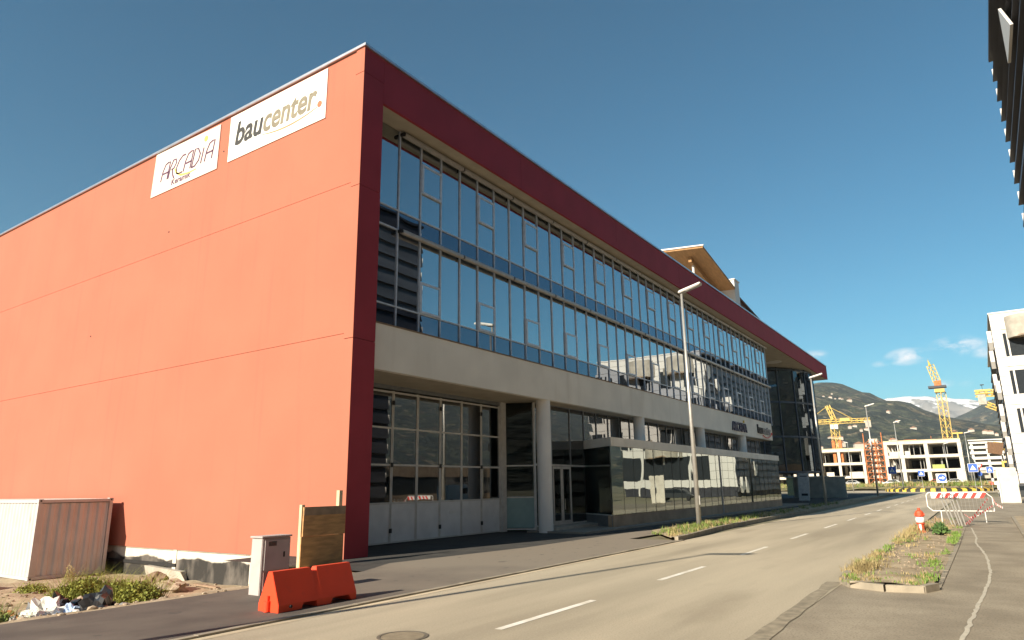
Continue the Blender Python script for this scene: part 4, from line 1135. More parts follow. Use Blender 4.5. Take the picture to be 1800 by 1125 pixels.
# ================================================================== RIGHT BUILDINGS
# near building clad in black boards: far top corner visible
DB = thing('dark_building', (10, -12, 0), 'tall building clad in black overlapping boards at the top right corner', 'building')
MB().box(-22, 40.4, -20, -3.6, 0, 24.0).build('wall', DARK, DB)
pitch_ = 1.17; z = 23.7; k = 0
DWIN = mat('dark_window', (.03, .035, .04), .08, .1)
while z > .6:
    MB().hexa([(-22, -3.6, z-pitch_-.12), (40.75-.0*k, -3.6, z-pitch_-.12), (40.75, -3.28, z-pitch_-.12), (-22, -3.28, z-pitch_-.12),
               (-22, -3.6, z), (40.75, -3.6, z), (40.75, -3.52, z), (-22, -3.52, z)]).build('cladding_board', SLAT, DB)
    MB().box(40.75, 40.79, -3.42, -3.34, z-.95, z-.55).build('bracket', WHITEP, DB)
    z -= pitch_; k += 1
MB().box(-22, 41.0, -3.7, -3.3, 23.72, 23.9).build('coping', SLAT, DB)
# bright triangular opening panel
MB().prism([(31.1, 20.7), (28.6, 18.4), (31.6, 18.45)], 'y', -3.25, -3.15).build('white_sail', WHITEP, DB)
MB().prism([(12, 14.7), (9.6, 10.4), (12.6, 10.45)], 'y', -3.25, -3.15).build('white_sail', WHITEP, DB)

# white panelled building further down on the same line
WB = thing('white_building', (111, -12, 0), 'white panelled building with dark windows and rounded concrete balconies', 'building')
XW_ = 111
MB().box(XW_+.25, 165, -23, -3.6, 0, 23.8).build('wall', DARK, WB)
wz = [(13.3, 16.0), (8.5, 11.0), (18.4, 20.9), (3.4, 6.0)]
# panels: rows pitch 1.25, with window holes
rows = []
z = 1.5
while z < 23.8: rows.append((z, min(23.9, z+1.215))); z += 1.26
def wins(y0, y1):
    out = []
    y = -4.35
    while y > -23: out.append((y-2.4, y)); y -= 4.2
    return out
W_ = wins(-3.3, -23)
for z0, z1 in rows:
    holes = any(not (z1 <= a_+.2 or z0 >= b_-.2) for a_, b_ in wz)
    b = MB()
    if 1.9 < z0 < 5.5:
        b.box(XW_, XW_+.2, -7.2, -3.3, z0, z1).build('wall_panel', WHITEP, WB); continue
    if not holes: b.box(XW_, XW_+.2, -23, -3.3, z0, z1)
    else:
        yy = -3.3
        for y0, y1 in W_:
            MB().box(XW_, XW_+.2, y1, yy-.0, z0, z1).build('wall_panel', WHITEP, WB); yy = y0
        if yy > -23: b.box(XW_, XW_+.2, -23, yy, z0, z1)
    if b.v: b.build('wall_panel', WHITEP, WB)
MB().box(XW_+.1, XW_+.24, -23, -7.3, 2.76, 6.5).build('shop_front', DWIN, WB)
for y_ in (-10.5, -15.5, -20): MB().hexa([(XW_-.1, y_, .1), (XW_+.3, y_, .1), (XW_+.3, y_-.5, .1), (XW_-.1, y_-.5, .1), (XW_-.1, y_+.9, 6.6), (XW_+.3, y_+.9, 6.6), (XW_+.3, y_+.4, 6.6), (XW_-.1, y_+.4, 6.6)]).build('leaning_column', WHITEP, WB)
for a_, b_ in wz[:3]:
    for y0, y1 in W_:
        zz0 = min([r[0] for r in rows if not (r[1] <= a_+.2 or r[0] >= b_-.2)]); zz1 = max([r[1] for r in rows if not (r[1] <= a_+.2 or r[0] >= b_-.2)])
        wn = MB().box(XW_+.12, XW_+.2, y0, y0+.08, zz0, zz1).box(XW_+.12, XW_+.2, y1-.08, y1, zz0, zz1).box(XW_+.12, XW_+.2, (y0+y1)/2+.55, (y0+y1)/2+.75, zz0+.08, zz1-.5).box(XW_+.12, XW_+.2, y0+.08, y1-.08, zz0, zz0+.08).box(XW_+.1, XW_+.22, y0+.08, y1-.08, zz1-.5, zz1).build('window', WHITEP, WB)
        MB().box(XW_+.17, XW_+.19, y0+.08, y1-.08, zz0+.08, zz1-.5).build('pane', DWIN, wn)
        MB().box(XW_+.22, XW_+.249, y0, y1, zz0, zz1).build('blind', DARK, wn)
# rounded balconies
for (yc, z0, z1, r) in ((-7.3, 20.3, 23.2, 2.4), (-8.4, 11.6, 14.6, 2.6), (-14.5, 20.3, 23.2, 2.4), (-15, 6.4, 9.4, 2.6)):
    b = MB(); n = 24; vs = []
    for rr2 in (r, r-.15):
        for i in range(n+1):
            t = math.pi/2+math.pi*i/n
            for z_ in (z0, z1): vs.append((XW_+rr2*math.cos(t)*.9, yc+rr2*math.sin(t), z_))
    m_ = (n+1)*2; fs = []
    for i in range(n):
        o = i*2; fs += [(o, o+1, o+3, o+2), (m_+o, m_+o+2, m_+o+3, m_+o+1), (o+1, m_+o+1, m_+o+3, o+3), (o, o+2, m_+o+2, m_+o)]
    b.add(vs, fs).build('balcony', CONC, WB)
    MB().cyl((XW_+.0, yc, z0+.05), (XW_+.0, yc, z0+.2), r-.16, n=32).build('balcony_floor', BROWNST, WB)
# street face: black boards with white sails, seen very obliquely
z = 22.0
while z > 1.5:
    MB().hexa([(XW_+.3, -3.6, z-1.29), (165, -3.6, z-1.29), (165, -3.25, z-1.29), (XW_+.3, -3.25, z-1.29), (XW_+.3, -3.6, z), (165, -3.6, z), (165, -3.5, z), (XW_+.3, -3.5, z)]).build('cladding_board', SLAT, WB); z -= 1.17
for i in range(9):
    z = 20.5-2.35*i+.4*(i % 2); x = 112.0+(i*5) % 13
    MB().prism([(x, z+1.3), (x+1.2, z+.5), (x+1.5, z-.6), (x+.8, z-1.2), (x+.0, z-.3)], 'y', -3.25, -2.75).build('white_sail', WHITEP, WB)
MB().box(XW_-.1, 165, -23.1, -3.2, 23.9, 24.1).build('coping', WHITEP, WB)
MB().box(XW_+.1, XW_+.24, -23, -3.4, 0, 1.5).build('base', DARK, WB)

# low cream building set back across the street, seen in the mirror glass
LB = thing('low_building', (70, -36, 0), 'low brown building with a dark ribbon window, seen mirrored in the garage door glass', 'building')
MB().box(44, 104, -50, -30, 0, 1.2).box(44, 104, -50, -30, 3.6, 5.2).build('wall', BROWNST, LB)
MB().box(44.1, 103.9, -49.9, -30.15, 1.2, 3.6).build('ribbon_window', DWIN, LB)
for x in (44.5, 66, 88, 103): MB().box(x, x+.9, -30.1, -29.7, 0, 5.2).build('pier', CONC, LB)
for i, (x, y, z, lb) in enumerate(((52, -22, 0, 'white van parked before the low brown building'), (70, -20, 0, 'second white van parked before the low brown building'))):
    v = thing('parked_van', (x, y, 0), lb, 'van', 'vans parked across the street')
    MB().hexa([(x-2.6, y-.95, .35), (x+2.6, y-.95, .35), (x+2.6, y+.95, .35), (x-2.6, y+.95, .35), (x-2.6, y-.85, 2.3), (x+1.6, y-.85, 2.3), (x+1.6, y+.85, 2.3), (x-2.6, y+.85, 2.3)]).build('body', WHITEP, v, bevel=.08)
    MB().box(x+.4, x+1.5, y-.96, y+.96, 1.3, 1.9).build('window', CARG, v)
    for wx in (-1.7, 1.7):
        for wy in (-.9, .9): MB().cyl((x+wx, y+wy-.1, .35), (x+wx, y+wy+.1, .35), .35, n=16).build('wheel', BLACK, v)

# concrete wall slab at the lane
cs = thing('concrete_wall', (75, -1.4, 0), 'upright pale concrete slab wall left of the white building base', 'wall')
MB().hexa([(75, -.78, 0), (75.5, -.78, 0), (75.5, -2.1, 0), (75, -2.1, 0), (75, -.78, 3.05), (75.5, -.78, 3.05), (75.5, -2.1, 3.0), (75, -2.1, 3.0)]).build('slab', CONC_L, cs, bevel=.03)
MB().box(74.9, 75.0, -.76, -.66, 0, 3.0).build('edge_post', ALU_L, cs)

# ================================================================== MIDDLE DISTANCE
# sign board and low wall by the rotunda
bd_ = thing('sign_board', (80, 16.6, 0), 'tall white notice board leaning slightly beside the dark round tower', 'sign')
MB().hexa([(80, 17.2, .12), (80.12, 17.2, .12), (80.12, 16.1, .12), (80, 16.1, .12), (80.35, 17.15, 3.0), (80.47, 17.15, 3.0), (80.47, 16.0, 3.0), (80.35, 16.0, 3.0)]).build('board', mat('board_grey', (.52, .50, .48), .6), bd_)
for y in (16.3, 17.0): MB().box(80.5, 80.58, y-.04, y+.04, 0, 2.6).build('post', ALU_D, bd_)
MB().hexa([(80.30, 16.95, 2.62), (80.34, 16.95, 2.62), (80.34, 16.2, 2.62), (80.30, 16.2, 2.62), (80.33, 16.95, 2.80), (80.36, 16.95, 2.80), (80.36, 16.2, 2.80), (80.33, 16.2, 2.80)]).build('printed_line', DARK, bd_)
MB().box(80.06, 80.10, 16.25, 16.9, .55, .85).build('printed_line', DARK, bd_)
gw = thing('low_wall', (100, 17, 0), 'low grey rendered wall beyond the dark round tower', 'wall')
MB().box(99.8, 100.1, 15.5, 22, 0, 2.6).build('wall', CONC, gw)
MB().box(99.7, 100.2, 15.4, 22.1, 2.6, 2.72).build('coping', CONC_L, gw)
yw = thing('site_hut', (118, 23, 0), 'small yellowish hut glimpsed below the dark round tower', 'hut')
MB().box(118, 122, 21.5, 27, 0, 2.8).build('wall', mat('hut_yellow', (.55, .42, .2), .8), yw)
MB().box(117.8, 122.2, 21.3, 27.2, 2.8, 2.95).build('roof', CONC_L, yw)
MB().box(117.96, 118.0, 22.4, 23.3, 0, 2.0).build('door', DARK, yw)

# striped roundabout kerb, painted segments
kb_ = thing('striped_kerb', (158, 8.3, 0), 'yellow and black painted kerb curving round the roundabout', 'kerb')
n = 30
for par, m, nm in ((0, YELP, 'yellow_segment'), (1, BLKP, 'black_segment')):
    for i in range(n):
        if i % 2 != par: continue
        a0 = R(100)+R(160)*i/n+.004; a1 = R(100)+R(160)*(i+1)/n-.004
        c = (159.5, 8.3); r0, r1 = 9.2, 8.7
        P = lambda r, t, z_: (c[0]+r*math.cos(t), c[1]+r*math.sin(t), z_)
        MB().hexa([P(r0, a0, .0), P(r0, a1, .0), P(r1, a1, .0), P(r1, a0, .0), P(r0, a0, .42), P(r0, a1, .42), P(r1-.2, a1, .62), P(r1-.2, a0, .62)]).build(nm, m, kb_)
b = MB(); n = 48; vs = [(159.5, 8.3, 1.5)]
for r, z_ in ((4, 1.45), (7, 1.25), (8.65, .85)):
    vs += [(159.5+r*math.cos(2*math.pi*i/n), 8.3+r*math.sin(2*math.pi*i/n), z_+.12*noise.noise(Vector((r, i*.4, 0)))) for i in range(n)]
fs = [(0, 1+i, 1+(i+1) % n) for i in range(n)]
for k in range(2): fs += [(1+k*n+i, 1+(k+1)*n+i, 1+(k+1)*n+(i+1) % n, 1+k*n+(i+1) % n) for i in range(n)]
struct(b.add(vs, fs).build('roundabout_mound', SOIL, smooth=True))
# rough grass bank between the roundabout and the site
b = MB(); vv, ff = grid(176, 214, -12, 62, 40, 70, lambda x, y: .25+.9*smoothstep((x-176)/14)*(1-.5*smoothstep((x-200)/14))+.5*noise.noise(Vector((x*.15, y*.15, 0)))+.15*noise.noise(Vector((x*.8, y*.8, 0))))
ROUGH = mat('rough_grass_bank', (.20, .17, .07), .95, 0, .5, col2=(.36, .29, .15), detail=9)
layer(ROUGH, (.11, .14, .04), .3, .5, .62, amount=.8)
struct(b.add(vv, ff).build('grass_bank', ROUGH, smooth=True))
b = MB(); b2_ = MB(); rnd = random.Random(8)
for i in range(900):
    if i < 300:
        a_ = rnd.uniform(R(90), R(270)); r = 8.7*math.sqrt(rnd.uniform(.3, .95)); x, y, z_ = 159.5+r*math.cos(a_), 8.3+r*math.sin(a_), 1.0
    else: x, y, z_ = rnd.uniform(178, 206), rnd.uniform(-6, 48), .8
    blades(b if rnd.random() < .55 else b2_, x, y, z_, .7, 14, rnd.uniform(.4, 1.1), .7, .05, seed=i+5000)
stuff(b.build('grass', DRYG), 'tall dry grass before the building site', 'grass')
stuff(b2_.build('grass', GRASS), 'green weeds before the building site', 'grass')

# road signs
def crossing_sign(x, y, ztop, label, base=0.0, s=1.0):
    t = thing('road_sign', (x, y, base), label, 'road sign', 'pedestrian crossing signs')
    MB().cyl((x+.05, y, base), (x+.05, y, ztop+.05), .04, n=8).build('post', STEEL, t)
    h = .52*s; zc = ztop-h
    p = MB().box(x-.02, x+.01, y-h, y+h, zc-h, zc+h).build('plate', WHP, t)
    q = MB().box(x-.028, x-.021, y-h*.93, y+h*.93, zc-h*.93, zc+h*.93).build('blue_field', BLUEP, p)
    MB().prism([(y-h*.62, zc-h*.5), (y+h*.62, zc-h*.5), (y, zc+h*.62)], 'x', x-.036, x-.029).build('white_triangle', WHP, p)
    f = MB().prism([(y-.03, zc+h*.28), (y+.05, zc+h*.28), (y+.06, zc), (y-.04, zc)], 'x', x-.044, x-.037)
    f.prism([(y-.03, zc), (y+.03, zc), (y+.16, zc-h*.42), (y+.09, zc-h*.42)], 'x', x-.044, x-.037)
    f.prism([(y-.03, zc), (y+.03, zc), (y-.08, zc-h*.42), (y-.15, zc-h*.42)], 'x', x-.0435, x-.0365)
    f.build('walking_figure', BLKP, p)
    return t
crossing_sign(120, 11.9, 4.15, 'blue pedestrian crossing sign below the middle of the unfinished car park, leftmost of four', s=1.05)
crossing_sign(140, 9.5, 3.75, 'small blue pedestrian crossing sign left of the round arrow sign', s=.95)
crossing_sign(120, 1.6, 4.3, 'large blue pedestrian crossing sign right of the unfinished car park', s=1.15)
crossing_sign(140, -.42, 4.1, 'blue pedestrian crossing sign nearest the white building, rightmost of four', s=.95)
t = thing('road_sign', (130, 6.05, 0), 'round blue arrow sign on a white square board', 'road sign')
MB().box(130, 130.03, 5.45, 6.85, 1.65, 3.05).build('plate', WHP, t)
MB().cyl((129.96, 6.05, 2.4), (129.99, 6.05, 2.4), .58, n=28).build('blue_disc', BLUEP, t)
MB().prism([(6.42, 2.3), (6.42, 2.5), (6.0, 2.5), (6.0, 2.68), (5.65, 2.4), (6.0, 2.12), (6.0, 2.3)], 'x', 129.94, 129.955).build('arrow', WHP, t)
MB().cyl((130.06, 6.05, 0), (130.06, 6.05, 3.0), .05, n=8).build('post', STEEL, t)
t = thing('road_sign', (121, .9, 0), 'red and white triangular give way sign behind the large blue sign', 'road sign')
MB().prism([(.35, 4.25), (1.45, 4.25), (.9, 3.3)], 'x', 121, 121.03).build('red_triangle', REDP, t)
MB().prism([(.57, 4.13), (1.23, 4.13), (.9, 3.55)], 'x', 120.98, 120.998).build('white_field', WHP, t)
MB().cyl((121.06, .9, 0), (121.06, .9, 4.2), .04, n=8).build('post', STEEL, t)
MB().cyl((120.97, .9, 2.85), (121.0, .9, 2.85), .3, n=20).build('blue_disc', BLUEP, t)

# multi-storey car park under construction
def carpark():
    P = thing('unfinished_building', (225, 25, 0), 'unfinished concrete car park of open floors right of the scaffold tower', 'building')
    X = 215
    for z_ in (4.3, 8.0, 11.7):
        MB().box(X, X+32, 4.6, 22.6, z_, z_+.75).build('floor_slab', CONC_L, P)
    MB().box(X+.2, X+32, 4.8, 22.4, .3, .45).build('ground_slab', CONC, P)
    for y in (5.0, 12.6, 13.6-.2+5.0, 22.2):
        for k in range(3):
            for z0, z1 in ((.4, 4.3), (5.05, 8.0), (8.75, 11.7)):
                MB().box(X+.1+k*10, X+.8+k*10, y-.45, y+.45, z0, z1).build('column', CONC_L, P)
    MB().box(X+.05, X+.35, 4.65, 6.6, .4, 4.3).build('wall_pier', CONC_L, P)
    MB().box(X+28, X+28.3, 4.6, 22.6, .4, 11.7).build('rear_wall', DARKIN, P)
    for z0 in (.5, 5.1, 8.8):
        rnd = random.Random(int(z0*10))
        for i in range(9):
            y = rnd.uniform(5.8, 21.5)
            MB().cyl((X+2, y, z0), (X+2, y, z0+3.1), .09, n=6).build('prop', STEEL, P)
    for y0, y1, z0 in ((16.5, 18.5, 8.8), (9.0, 11.8, 5.05), (18.6, 21.6, 8.75)):
        MB().box(X+1.2, X+1.4, y0, y1, z0, z0+1.1).build('parapet_board', mat('net_green', (.35, .40, .12), .9) if z0 < 6 else CONC_L, P)
    for y0, y1 in ((14.5, 17.5), (6.4, 7.6)):
        MB().box(X+.5, X+3, y0, y1, 12.45, 12.9).build('formwork', RUST, P)
    MB().box(X+.05, X+.12, 4.6, 22.6, 12.46, 12.75).build('edge_board', TIMBER, P)
    for y in (8, 11, 20.5): MB().box(X+.2, X+.35, y, y+.1, 12.45, 13.6).build('guard_post', RUST, P)
    # yellow hoist beam
    MB().box(X+.5, X+1, 3.8, 6.2, 13.9, 14.25).box(X+.5, X+.9, 4.8, 5.1, 12.4, 13.9).build('hoist', YEL, P)
    Q = thing('unfinished_building', (225, 42, 0), 'lower unfinished concrete wing left of the scaffold tower', 'building')
    for z_ in (2.9, 6.6, 10.3):
        MB().box(X, X+32, 27.6, 58, z_, z_+.7).build('floor_slab', CONC_L, Q)
    for y in (28, 34.2, 40.4, 46.6, 52.8):
        for k in range(3):
            for z0, z1 in ((.2, 2.9), (3.6, 6.6), (7.3, 10.3)):
                MB().box(X+.1+k*10, X+.7+k*10, y-.35, y+.35, z0, z1).build('column', CONC_L, Q)
    MB().box(X+28, X+28.3, 27.6, 58, .2, 10.3).build('rear_wall', DARKIN, Q)
    for y0, y1 in ((28.5, 32), (36, 38), (41.5, 44)):
        MB().box(X+.3, X+.5, y0, y1, 3.6, 4.7).build('parapet_board', CONC_L, Q)
    for y in (33.2, 35.0): MB().box(X+1, X+1.9, y, y+.8, 7.3, 13.6).build('core_column', RUST, Q)
    MB().box(X+.05, X+.12, 27.6, 58, 11.01, 11.3).build('edge_board', TIMBER, Q)
    for i in range(10):
        MB().cyl((X+2, 29+i*2.3, 7.3), (X+2, 29+i*2.3, 10.3), .09, n=6).build('prop', STEEL, Q)
    # stair tower with orange scaffold
    T = thing('scaffold_tower', (X, 25, 0), 'narrow white stair tower wrapped in orange scaffolding', 'scaffold')
    MB().box(X+1, X+6, 24.0, 26.2, 0, 13.6).build('core', CONC_L, T)
    for k in range(9): MB().box(X+.96, X+.995, 24.3, 25.9, 1+k*1.4, 1.35+k*1.4).build('opening', RUST, T)
    f = MB()
    for y in (22.8, 24.6, 25.6, 27.3): f.cyl((X-.1, y, 0), (X-.1, y, 13.4+(1.8 if y in (22.8, 27.3) else 0)), .13, n=6)
    f.build('scaffold_pole', RUST, T)
    for k in range(8): MB().box(X-.4, X+.6, 22.8, 27.3, 1.2+k*1.55, 1.35+k*1.55).build('scaffold_deck', RUST, T)
    f = MB()
    for k in range(8):
        f.cyl((X-.2, 22.8, 1.2+k*1.55), (X-.2, 24.4, 2.6+k*1.55), .07, n=5); f.cyl((X-.2, 27.3, 1.2+k*1.55), (X-.2, 25.7, 2.6+k*1.55), .07, n=5)
    f.build('brace', RUST, T)
    # finished white block at the right
    W = thing('banded_building', (236, -3, 0), 'white building with horizontal sun louvres behind the excavator', 'building')
    MB().box(238, 262, -12, 3.0, 0, 12.6).build('wall', mat('shade_glass', (.10, .10, .09), .5), W)
    for z_ in (4.6, 6.1, 7.6, 9.1, 10.6, 12.0): MB().box(236.6, 238, -12, 3.2, z_, z_+.75).build('band', WHITEP, W)
    for y in (2.6, -1.0, -4.2, -8): MB().box(236.9, 237.9, y-.3, y+.3, 0, 12).build('fin', WHITEP, W)
    MB().box(236.9, 237.9, -12, 3, 2.4, 4.6).build('wall_band', CONC, W)
    MB().box(236, 262, -12.5, 3.3, 12.85, 13.15).build('roof', WHITEP, W)
carpark()

# cranes
def lattice(b, p0, p1, w_, step, r=.07):
    """square lattice boom of chords and diagonals"""
    p0, p1 = Vector(p0), Vector(p1); d = (p1-p0).normalized(); u = d.orthogonal().normalized(); v = d.cross(u); L_ = (p1-p0).length
    c = [u*w_/2+v*w_/2, u*w_/2-v*w_/2, -u*w_/2-v*w_/2, -u*w_/2+v*w_/2]
    for q in c: b.cyl(p0+q, p1+q, r, n=4)
    k = max(1, int(L_/step))
    for i in range(k):
        a0 = p0+d*L_*i/k; a1 = p0+d*L_*(i+1)/k
        for j in range(4):
            q0, q1 = c[j], c[(j+1) % 4]
            if i % 2: q0, q1 = q1, q0
            b.cyl(a0+q0, a1+q1, r*.7, n=4)
    return b
K1 = thing('tower_crane', (300, 47.7, 0), 'yellow tower crane with a long horizontal jib at the left of the building site', 'crane')
lattice(MB(), (300, 47.7, 0), (300, 47.9, 25), 2.2, 2.4, .14).build('mast', YEL, K1)
MB().box(298.5, 301.5, 46.4, 49.2, 22.6, 24.4).build('cab', WHITEP, K1)
lattice(MB(), (300, 54, 25.8), (300, 34.8, 25.4), 1.2, 1.8, .13).build('jib', YEL, K1)
MB().box(299.5, 300.5, 42.0, 45.5, 25.6, 26.8).build('winch', YEL, K1)
lattice(MB(), (300, 47.8, 26.4), (300, 49.6, 32.2), 1.2, 1.6, .18).build('tower_head', YEL, K1)
MB().cyl((300, 49.6, 32), (300, 41, 26.4), .10, n=5).cyl((300, 49.6, 32), (300, 54, 29), .10, n=5).build('stay', YEL, K1)
MB().box(299, 301, 34.6, 36.6, 22.6, 25.2).build('counterweight', CONC, K1)
K2 = thing('tower_crane', (290, 10.0, 0), 'tall yellow tower crane mast rising behind the unfinished car park', 'crane')
lattice(MB(), (290, 10.0, 0), (290, 9.6, 33), 2.1, 2.2, .14).build('mast', YEL, K2)
MB().box(288.4, 291.6, 8.3, 11.4, 33, 34.2).build('slewing_ring', YEL, K2)
MB().box(288.5, 291.5, 7.6, 13.2, 34.6, 35.4).build('platform', DARK, K2)
MB().box(288.8, 291.2, 9.0, 11.2, 35.4, 37.2).build('winch', RUST, K2)
lattice(MB(), (290, 10.2, 37), (296, 11.8, 44), 1.7, 1.4, .15).build('tower_head', YEL, K2)
MB().cyl((296, 11.8, 43.8), (297, 12.3, 46.2), .5, .1, n=6).build('tip', YEL, K2)
K3 = thing('tower_crane', (300, -22, 0), 'yellow crane counter jib with grey counterweight reaching out left of the white building', 'crane')
lattice(MB(), (300, -.6, 32.6), (300, -22, 32.0), 1.6, 2, .3).build('jib', YEL, K3)
MB().box(299, 301, -3.6, -1.2, 28.5, 32.4).build('counterweight', CONC, K3)
MB().box(299.2, 300.8, -5.5, -.5, 33.2, 33.9).build('winch', YEL, K3)
MB().cyl((300, -3, 33.6), (300, -3, 35.6), .08, n=5).box(299.5, 300.5, -3.7, -2.5, 35.5, 35.8).build('light', DARK, K3)
lattice(MB(), (300, -22, 0), (300, -22, 32), 2.4, 2.4, .3).build('mast', YEL, K3)
K4 = thing('tower_crane', (330, -28, 0), 'second yellow crane boom below the counter jib, sloping down to the right', 'crane')
lattice(MB(), (330, -3.8, 31.2), (330, -28, 18), 1.4, 2, .26).build('jib', YEL, K4)
lattice(MB(), (330, -28, 0), (330, -28, 20), 2.0, 2.4, .3).build('mast', YEL, K4)
# excavator with raised arm
EX = thing('excavator', (190, -3.8, 0), 'yellow excavator with a raised arm and large brown bucket by the white building', 'excavator')
MB().hexa([(188, -.75, 7.9), (191, -.75, 7.9), (191, -3.3, 7.3), (188, -3.3, 7.3), (188, -1.0, 10.3), (191, -1.0, 10.3), (191, -4.1, 9.9), (188, -4.1, 9.9)]).build('bucket', mat('rusty_brown', (.14, .07, .03), .7, .2, 3), EX)
MB().tube([(188.4, -2.1, 10.0), (188.4, -4.0, 9.6), (188.4, -4.3, 6.0)], .32, 6).build('arm', YEL, EX)
MB().cyl((188.7, -3.3, 7.3), (188.7, -3.5, 4.5), .15, n=6).build('hydraulic_ram', BLACK, EX)
MB().box(188.5, 193, -5.0, -3.0, 2.9, 6.0).build('cab', YEL, EX); MB().box(188.4, 188.5, -4.6, -3.4, 3.8, 5.6).build('window', CARG, EX)
MB().box(187, 195, -5.3, -2.2, 1.5, 2.9).build('body', YEL, EX)
for y_ in (-2.9, -5.4): MB().box(186.8, 195.2, y_, y_+.8, .1, 1.5).build('track', BLACK, EX)

# parked cars
def car(x, y, z, col, label, rz=0):
    t = thing('parked_car', (x, y, z), label, 'car', 'cars parked at the building site')
    m = bpy.data.materials.get('car_'+col) or mat('car_'+col, {'white': (.7, .7, .7), 'red': (.45, .03, .03), 'dark': (.04, .045, .05), 'blue': (.08, .16, .30), 'silver': (.42, .43, .44)}[col], .3, .03)
    prof = [(-2.1, .35), (2.1, .35), (2.15, .75), (1.3, .92), (.6, 1.42), (-1.1, 1.45), (-1.9, .98), (-2.15, .85)]
    MB().prism([(y+u, z+v) for u, v in prof], 'x', x-.85, x+.85).build('body', m, t, bevel=.05)
    wp = [(1.1, .95), (.55, 1.35), (-1.05, 1.38), (-1.6, .98)]
    MB().prism([(y+u, z+v) for u, v in wp], 'x', x-.87, x+.87).build('window', CARG, t)
    for wy in (-1.35, 1.35):
        for wx in (-.8, .8):
            wo = MB().cyl((x+wx-.1, y+wy, z+.33), (x+wx+.1, y+wy, z+.33), .33, n=16).build('wheel', BLACK, t)
    for wy in (-1, 1): MB().box(x+.3, x+.7, y+2.08*wy-.06, y+2.08*wy+.06, z+.62, z+.74).build('headlight', WHP, t)
    t.rotation_euler = (0, 0, rz)
    return t
for a_ in ((206, 30.5, .9, 'silver', 'silver car parked under the left wing of the unfinished building'), (207, 21.0, .9, 'white', 'white car parked left of the round arrow sign'),
           (208, 15.8, .9, 'dark', 'dark car below the unfinished floors'), (207, 11.0, .9, 'red', 'red car below the unfinished floors'),
           (207, 7.2, .9, 'white', 'white car parked behind the yellow and black kerb'), (205, 35.8, .9, 'white', 'white car at the far left by the low wall')):
    car(*a_)
dc = car(84, -2.75, 0, 'dark', 'dark car cut by the right edge at the foot of the white building')
dc['group'] = 'cars parked at the building site'
# red and white works fence near the right signs
wf = thing('works_barrier', (150, 0, 0), 'low red and white works barrier right of the striped kerb', 'barrier')
for k in range(4): MB().box(175, 175.1, -1.6+k*.9, -.9+k*.9, 1.0, 1.6).build('rail', REDP if k % 2 else WHP, wf)
for y in (-1.4, 1.4): MB().box(175.1, 175.2, y-.1, y+.1, 0, 1.7).build('post', WHP, wf)

# ================================================================== HILLS
def interp(tab, x):
    if x <= tab[0][0]: return tab[0][1]
    for (a0, h0), (a1, h1) in zip(tab, tab[1:]):
        if x <= a1:
            t = (x-a0)/(a1-a0); return h0+(h1-h0)*t
    return tab[-1][1]
P1 = [(-2500, 60), (-1200, 120), (-500, 150), (-34, 197), (84, 228), (118, 242), (160, 262), (203, 292), (240, 303), (279, 307), (305, 322), (334, 343), (362, 348), (392, 366), (430, 388), (462, 397), (515, 402), (700, 380), (1100, 460), (1900, 520), (3200, 420)]
P2 = [(-3500, 700), (-1200, 620), (-249, 500), (-78, 469), (-31, 442), (47, 403), (141, 364), (229, 380), (600, 430), (1500, 420)]
P3 = [(-4000, 900), (-1500, 980), (-487, 930), (-250, 940), (-97, 927), (71, 961), (302, 1009), (500, 1035), (667, 1047), (925, 1047), (1300, 980), (2500, 900)]
def fbm(x, y, s, o=5):
    v = 0; a_ = 1
    for i in range(o): v += a_*noise.noise(Vector((x*s, y*s, i*7.3))); s *= 2.1; a_ *= .52
    return v
def h1(x, y):
    t = (x-750)/2250
    env = max(0, min(1, t)); mid = math.sin(math.pi*min(1, env))
    return interp(P1, y)*env**.95 + (34*fbm(x, y, .0022)*mid+5*fbm(x, y, .02, 3)*(mid+.12)) - 1 - (0 if x < 3000 else (x-3000)*.4)
HILL = mat('wooded_hill', (.035, .048, .026), .95, 0, .006, col2=(.095, .095, .05), detail=12, lo=.3, hi=.7)
layer(HILL, (.16, .115, .06), .0035, .54, .62, detail=8, amount=.7, offset=(100, 3, 0))
layer(HILL, (.008, .014, .010), .016, .46, .54, detail=10, amount=.85)
layer(HILL, (.010, .018, .012), .06, .50, .56, detail=6, amount=.7)
layer(HILL, (.24, .19, .12), .022, .60, .64, detail=9, amount=.8)
layer(HILL, (.10, .05, .02), .012, .60, .70, detail=8, amount=.5, offset=(50, 9, 2))
N_, L_, P_ = nodes_of(HILL)
bn_ = N_.new('ShaderNodeTexNoise'); bn_.inputs['Scale'].default_value = .05; bn_.inputs['Detail'].default_value = 10
gg = N_.new('ShaderNodeNewGeometry'); L_.new(gg.outputs['Position'], bn_.inputs['Vector'])
bb = N_.new('ShaderNodeBump'); bb.inputs['Distance'].default_value = 22; bb.inputs['Strength'].default_value = .9
L_.new(bn_.outputs['Fac'], bb.inputs['Height']); L_.new(bb.outputs[0], P_.inputs['Normal'])
vv, ff = grid(750, 3500, -2400, 3200, 150, 420, h1)
struct(MB().add(vv, ff).build('hills', HILL, smooth=True))
def h2(x, y):
    t = max(0, min(1, (x-3200)/1800)); return interp(P2, y)*t+60*fbm(x, y, .0015)*math.sin(math.pi*t) - (0 if x < 5000 else (x-5000)*.5)
vv, ff = grid(3200, 5400, -3400, 2400, 60, 220, h2)
struct(MB().add(vv, ff).build('hills', HILL, smooth=True))
SNOW = mat('snowy_rock', (.30, .27, .25), .9, 0, .003, col2=(.20, .19, .18), detail=10)
N_, L_, P_ = nodes_of(SNOW)
old = P_.inputs['Base Color'].links[0].from_socket
gg = N_.new('ShaderNodeNewGeometry'); sx = N_.new('ShaderNodeSeparateXYZ'); L_.new(gg.outputs['Position'], sx.inputs[0])
